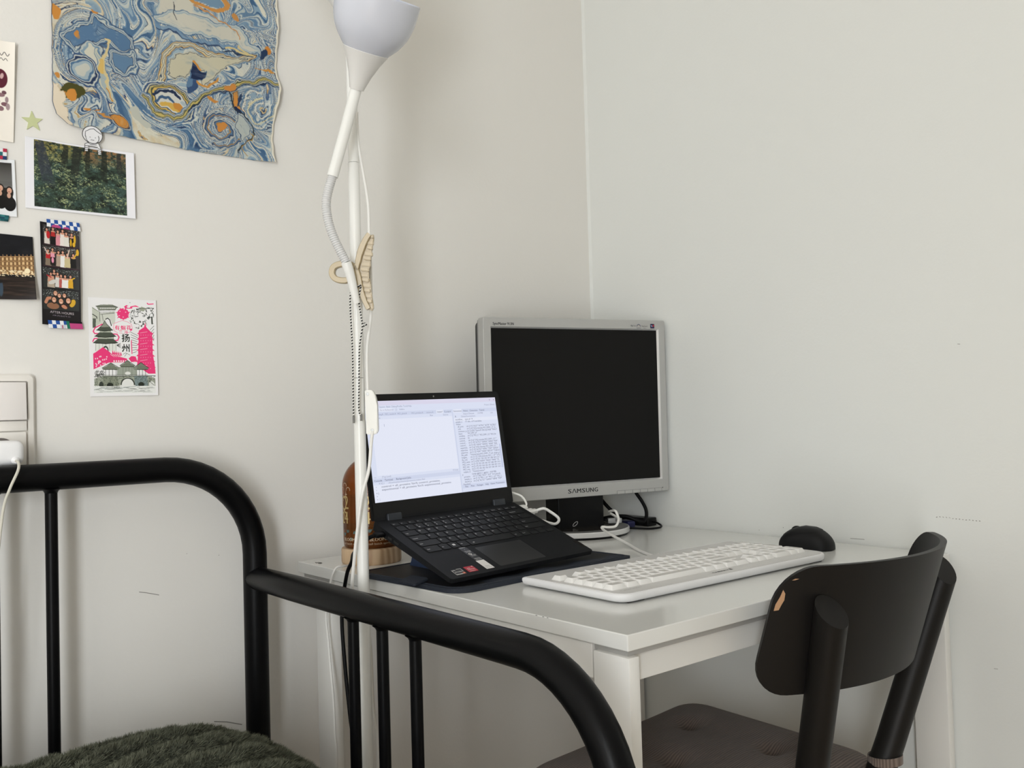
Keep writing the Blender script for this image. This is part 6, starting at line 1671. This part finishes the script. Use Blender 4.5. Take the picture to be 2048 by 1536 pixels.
# ------------------------------------------------------------------ chair and seat pad
t = thing('chair', 'black wooden chair with a curved backrest pulled up to the desk', 'chair', (-0.3594, -0.6139, 0), (0, 0, 0.1029))
cyb, cR, cpm, czt, czb, cln, clx, cls, clean = -0.2569, 0.2781, 0.850, 0.7940, 0.6345, 0.3065, 0.1678, 0.2139, 0.2643
bm = bmesh.new()
nu, nv, th = 60, 24, 0.0085
def bpt(u, v, off):
    """u -1..1 across, v -1..1 up, off outwards"""
    ph = u * cpm
    z = (czt + czb) / 2 + v * (czt - czb) / 2
    r = cR + off
    return Vector((r * math.sin(ph), cyb + cR - r * math.cos(ph) - cln * (z - czb), z))
pts2 = rrect(2 * cpm * cR, czt - czb, [0.045, 0.045, 0.048, 0.048], 10)
def to_uv(x, y): return x / (cpm * cR), y / ((czt - czb) / 2)
# grid inside the rounded outline: scan rows
ys = -(czt - czb) / 2 * np.cos(np.linspace(0, PI, nv + 1))
def halfwidth(y):
    h, r = (czt - czb) / 2, 0.046
    w = cpm * cR
    d = abs(y) - (h - r)
    return w if d <= 0 else w - r + math.sqrt(max(0, r * r - d * d))
layers = []
for off in (th / 2, -th / 2):
    L_ = []
    for y in ys:
        hw = halfwidth(y); L_.append([bm.verts.new(bpt(*to_uv(hw * (2 * i / nu - 1), y), off)) for i in range(nu + 1)])
    layers.append(L_)
for li, L_ in enumerate(layers):
    for j in range(nv):
        for i in range(nu):
            q = (L_[j][i], L_[j][i + 1], L_[j + 1][i + 1], L_[j + 1][i]); bm.faces.new(q if li == 0 else q[::-1])
A, B = layers
edge = [(j, 0) for j in range(nv)] + [(nv, i) for i in range(nu)] + [(j, nu) for j in range(nv, 0, -1)] + [(0, i) for i in range(nu, 0, -1)]
for a, b in zip(edge, edge[1:] + edge[:1]):
    bm.faces.new((A[a[0]][a[1]], A[b[0]][b[1]], B[b[0]][b[1]], B[a[0]][a[1]]))
backrest = obj('backrest', bm, M_chair, t, angle=40)
bm = bmesh.new()
chip = [(-0.965, 0.66), (-0.972, 0.55), (-0.985, 0.44), (-0.986, 0.34), (-0.962, 0.35), (-0.955, 0.43), (-0.947, 0.50), (-0.950, 0.60)]
bm.faces.new([bm.verts.new(bpt(u_ + 0.004, v_, th / 2 + 0.0004)) for u_, v_ in chip])
bm.faces.new([bm.verts.new(bpt(u_, v_, th / 2 + 0.0004)) for u_, v_ in ((-0.930, 0.80), (-0.915, 0.825), (-0.895, 0.82), (-0.915, 0.80))])
obj('paint_chip', bm, M_chip, backrest, smooth=False)
def yleg(z): return cyb + cR - math.sqrt(cR ** 2 - clx ** 2) - cln * (0.71 - czb) - 0.0255 - clean * (z - 0.71)
for s in (-1, 1):
    P = [Vector((s * (clx + cls * (z - 0.7)), yleg(z), z)) for z in (0.44, 0.50, 0.56, 0.62, 0.68, 0.74, 0.775)]
    low = [Vector((s * 0.150, -0.205, 0.0)), Vector((s * 0.138, -0.186, 0.20)), Vector((s * 0.121, -0.172, 0.38))]
    path = smooth_path(low + P, 5)
    rad = [0.0145 + 0.0055 * min(1, q.z / 0.45) for q in path]
    bm = tube(path, rad, seg=24)
    # slanted cut at the top, facing backwards
    tp = Vector((s * (clx + cls * 0.042), yleg(0.742), 0.742))
    bmesh.ops.bisect_plane(bm, geom=bm.verts[:] + bm.edges[:] + bm.faces[:], plane_co=tp, plane_no=Vector((-0.24, -0.70, 0.67)), clear_outer=True)
    bmesh.ops.holes_fill(bm, edges=[e for e in bm.edges if e.is_boundary], sides=0)
    obj('rear_leg', bm, M_chair, t, angle=35)
    bm = tube([(s * 0.185, 0.185, 0.0), (s * 0.178, 0.178, 0.2), (s * 0.170, 0.170, 0.42)], [0.013, 0.016, 0.0185], seg=20)
    obj('front_leg', bm, M_chair, t)
bm = prism(rrect(0.400, 0.390, [0.05, 0.05, 0.07, 0.07], 8, 0, 0.018), 0.414, 0.432)
bmesh.ops.bevel(bm, geom=[e for e in bm.edges if e.calc_face_angle(0) > 0.8], offset=0.004, segments=2, affect='EDGES', clamp_overlap=True)
obj('seat', bm, M_chair, t)
for s in (-1, 1): obj('side_rail', box((s * 0.140, -0.005, 0.394), (0.02, 0.31, 0.04), bevel=0.003), M_chair, t)
obj('front_rail', box((0, 0.165, 0.394), (0.30, 0.02, 0.04), bevel=0.003), M_chair, t)
obj('back_rail', box((0, -0.160, 0.394), (0.22, 0.02, 0.04), bevel=0.003), M_chair, t)

t = thing('seat_cushion', 'taupe ribbed cotton seat pad with tufts tied onto the black chair', 'cushion', (-0.3594, -0.6139, 0.432), (0, 0, 0.1029))
outl = []
cor = [(-0.170, -0.162, 0.050), (0.170, -0.162, 0.050), (0.228, 0.216, 0.055), (-0.228, 0.216, 0.055)]
for k_ in range(4):
    p0, p1, p2 = Vector(cor[k_ - 1][:2]), Vector(cor[k_][:2]), Vector(cor[(k_ + 1) % 4][:2]); r = cor[k_][2]
    a, b = p1 + (p0 - p1).normalized() * r, p1 + (p2 - p1).normalized() * r
    for q in np.linspace(0, 1, 9): outl.append(a * (1 - q) ** 2 + p1 * 2 * q * (1 - q) + b * q ** 2)
# resample to a dense ring
ring_ = []
for a, b in zip(outl, outl[1:] + outl[:1]):
    n_ = max(1, int((b - a).length / 0.008))
    for q in range(n_): ring_.append(a.lerp(b, q / n_))
TUFT = [(0.089, 0.125), (0.072, -0.033), (-0.062, 0.052), (-0.089, 0.140), (-0.085, -0.070), (0.0, 0.05)][:5]
def cz(x, y, s):
    """s 1 at the rim, 0 in the middle"""
    z = 0.014 + 0.0235 * (max(0.0, 1 - s ** 5)) ** 0.5
    for tx_, ty_ in TUFT:
        d = math.hypot(x - tx_, y - ty_); z -= 0.0135 * math.exp(-(d / 0.020) ** 2) + 0.005 * math.exp(-(d / 0.055) ** 2)
    z += 0.0015 * math.sin(x * 40 + y * 25) * (1 - s)
    return z
bm = bmesh.new()
cen = Vector((0, 0.03)); steps = 44
prev = None
for j in range(steps + 1):
    s = 1 - j / steps
    cur = [bm.verts.new((cen.x + (q.x - cen.x) * s, cen.y + (q.y - cen.y) * s, cz(cen.x + (q.x - cen.x) * s, cen.y + (q.y - cen.y) * s, s))) for q in ring_] if s > 0 else [bm.verts.new((cen.x, cen.y, cz(cen.x, cen.y, 0)))]
    if prev:
        n_ = len(prev)
        for k_ in range(n_):
            if len(cur) == 1: bm.faces.new((prev[k_], prev[(k_ + 1) % n_], cur[0]))
            else: bm.faces.new((prev[k_], prev[(k_ + 1) % n_], cur[(k_ + 1) % n_], cur[k_]))
    else: first_ring = cur
    prev = cur
lowr = [bm.verts.new((cen.x + (q.x - cen.x) * 0.985, cen.y + (q.y - cen.y) * 0.985, 0.001)) for q in ring_]
n_ = len(ring_)
for k_ in range(n_): bm.faces.new((first_ring[(k_ + 1) % n_], first_ring[k_], lowr[k_], lowr[(k_ + 1) % n_]))
bm.faces.new(lowr[::-1])
obj('pad', bm, M_cush, t, angle=60)
pp = [Vector((q.x, q.y, 0.0135)) for q in ring_]
obj('piping', tube(pp + pp[:1], 0.0032, seg=8, cap=False), M_cush, t)
for i, (x, y) in enumerate(TUFT): obj('tuft', lathe([(0.0, 0.003), (0.004, 0.002), (0.005, 0.0)], seg=12, M=Matrix.Translation((x, y, cz(x, y, 0.3) - 0.001))), M_cush, t)
for s in (-1, 1):
    zt = 0.041
    lp = Vector((s * (clx + cls * (0.473 - 0.7)), yleg(0.473), 0))
    bm = bmesh.new()
    aa = np.linspace(0, 2 * PI, 28, endpoint=False)
    rr_ = [[bm.verts.new((lp.x + (0.0225 + e) * math.cos(a), lp.y + (0.0225 + e) * math.sin(a), zt + h - 0.10 * (lp.y + 0.0225 * math.sin(a) - lp.y))) for a in aa] for e, h in ((0, -0.006), (0.0015, -0.006), (0.0015, 0.006), (0, 0.006))]
    for q in range(4):
        for i in range(28): bm.faces.new((rr_[q][i], rr_[q][(i + 1) % 28], rr_[(q + 1) % 4][(i + 1) % 28], rr_[(q + 1) % 4][i]))
    obj('tie', bm, M_cush, t)
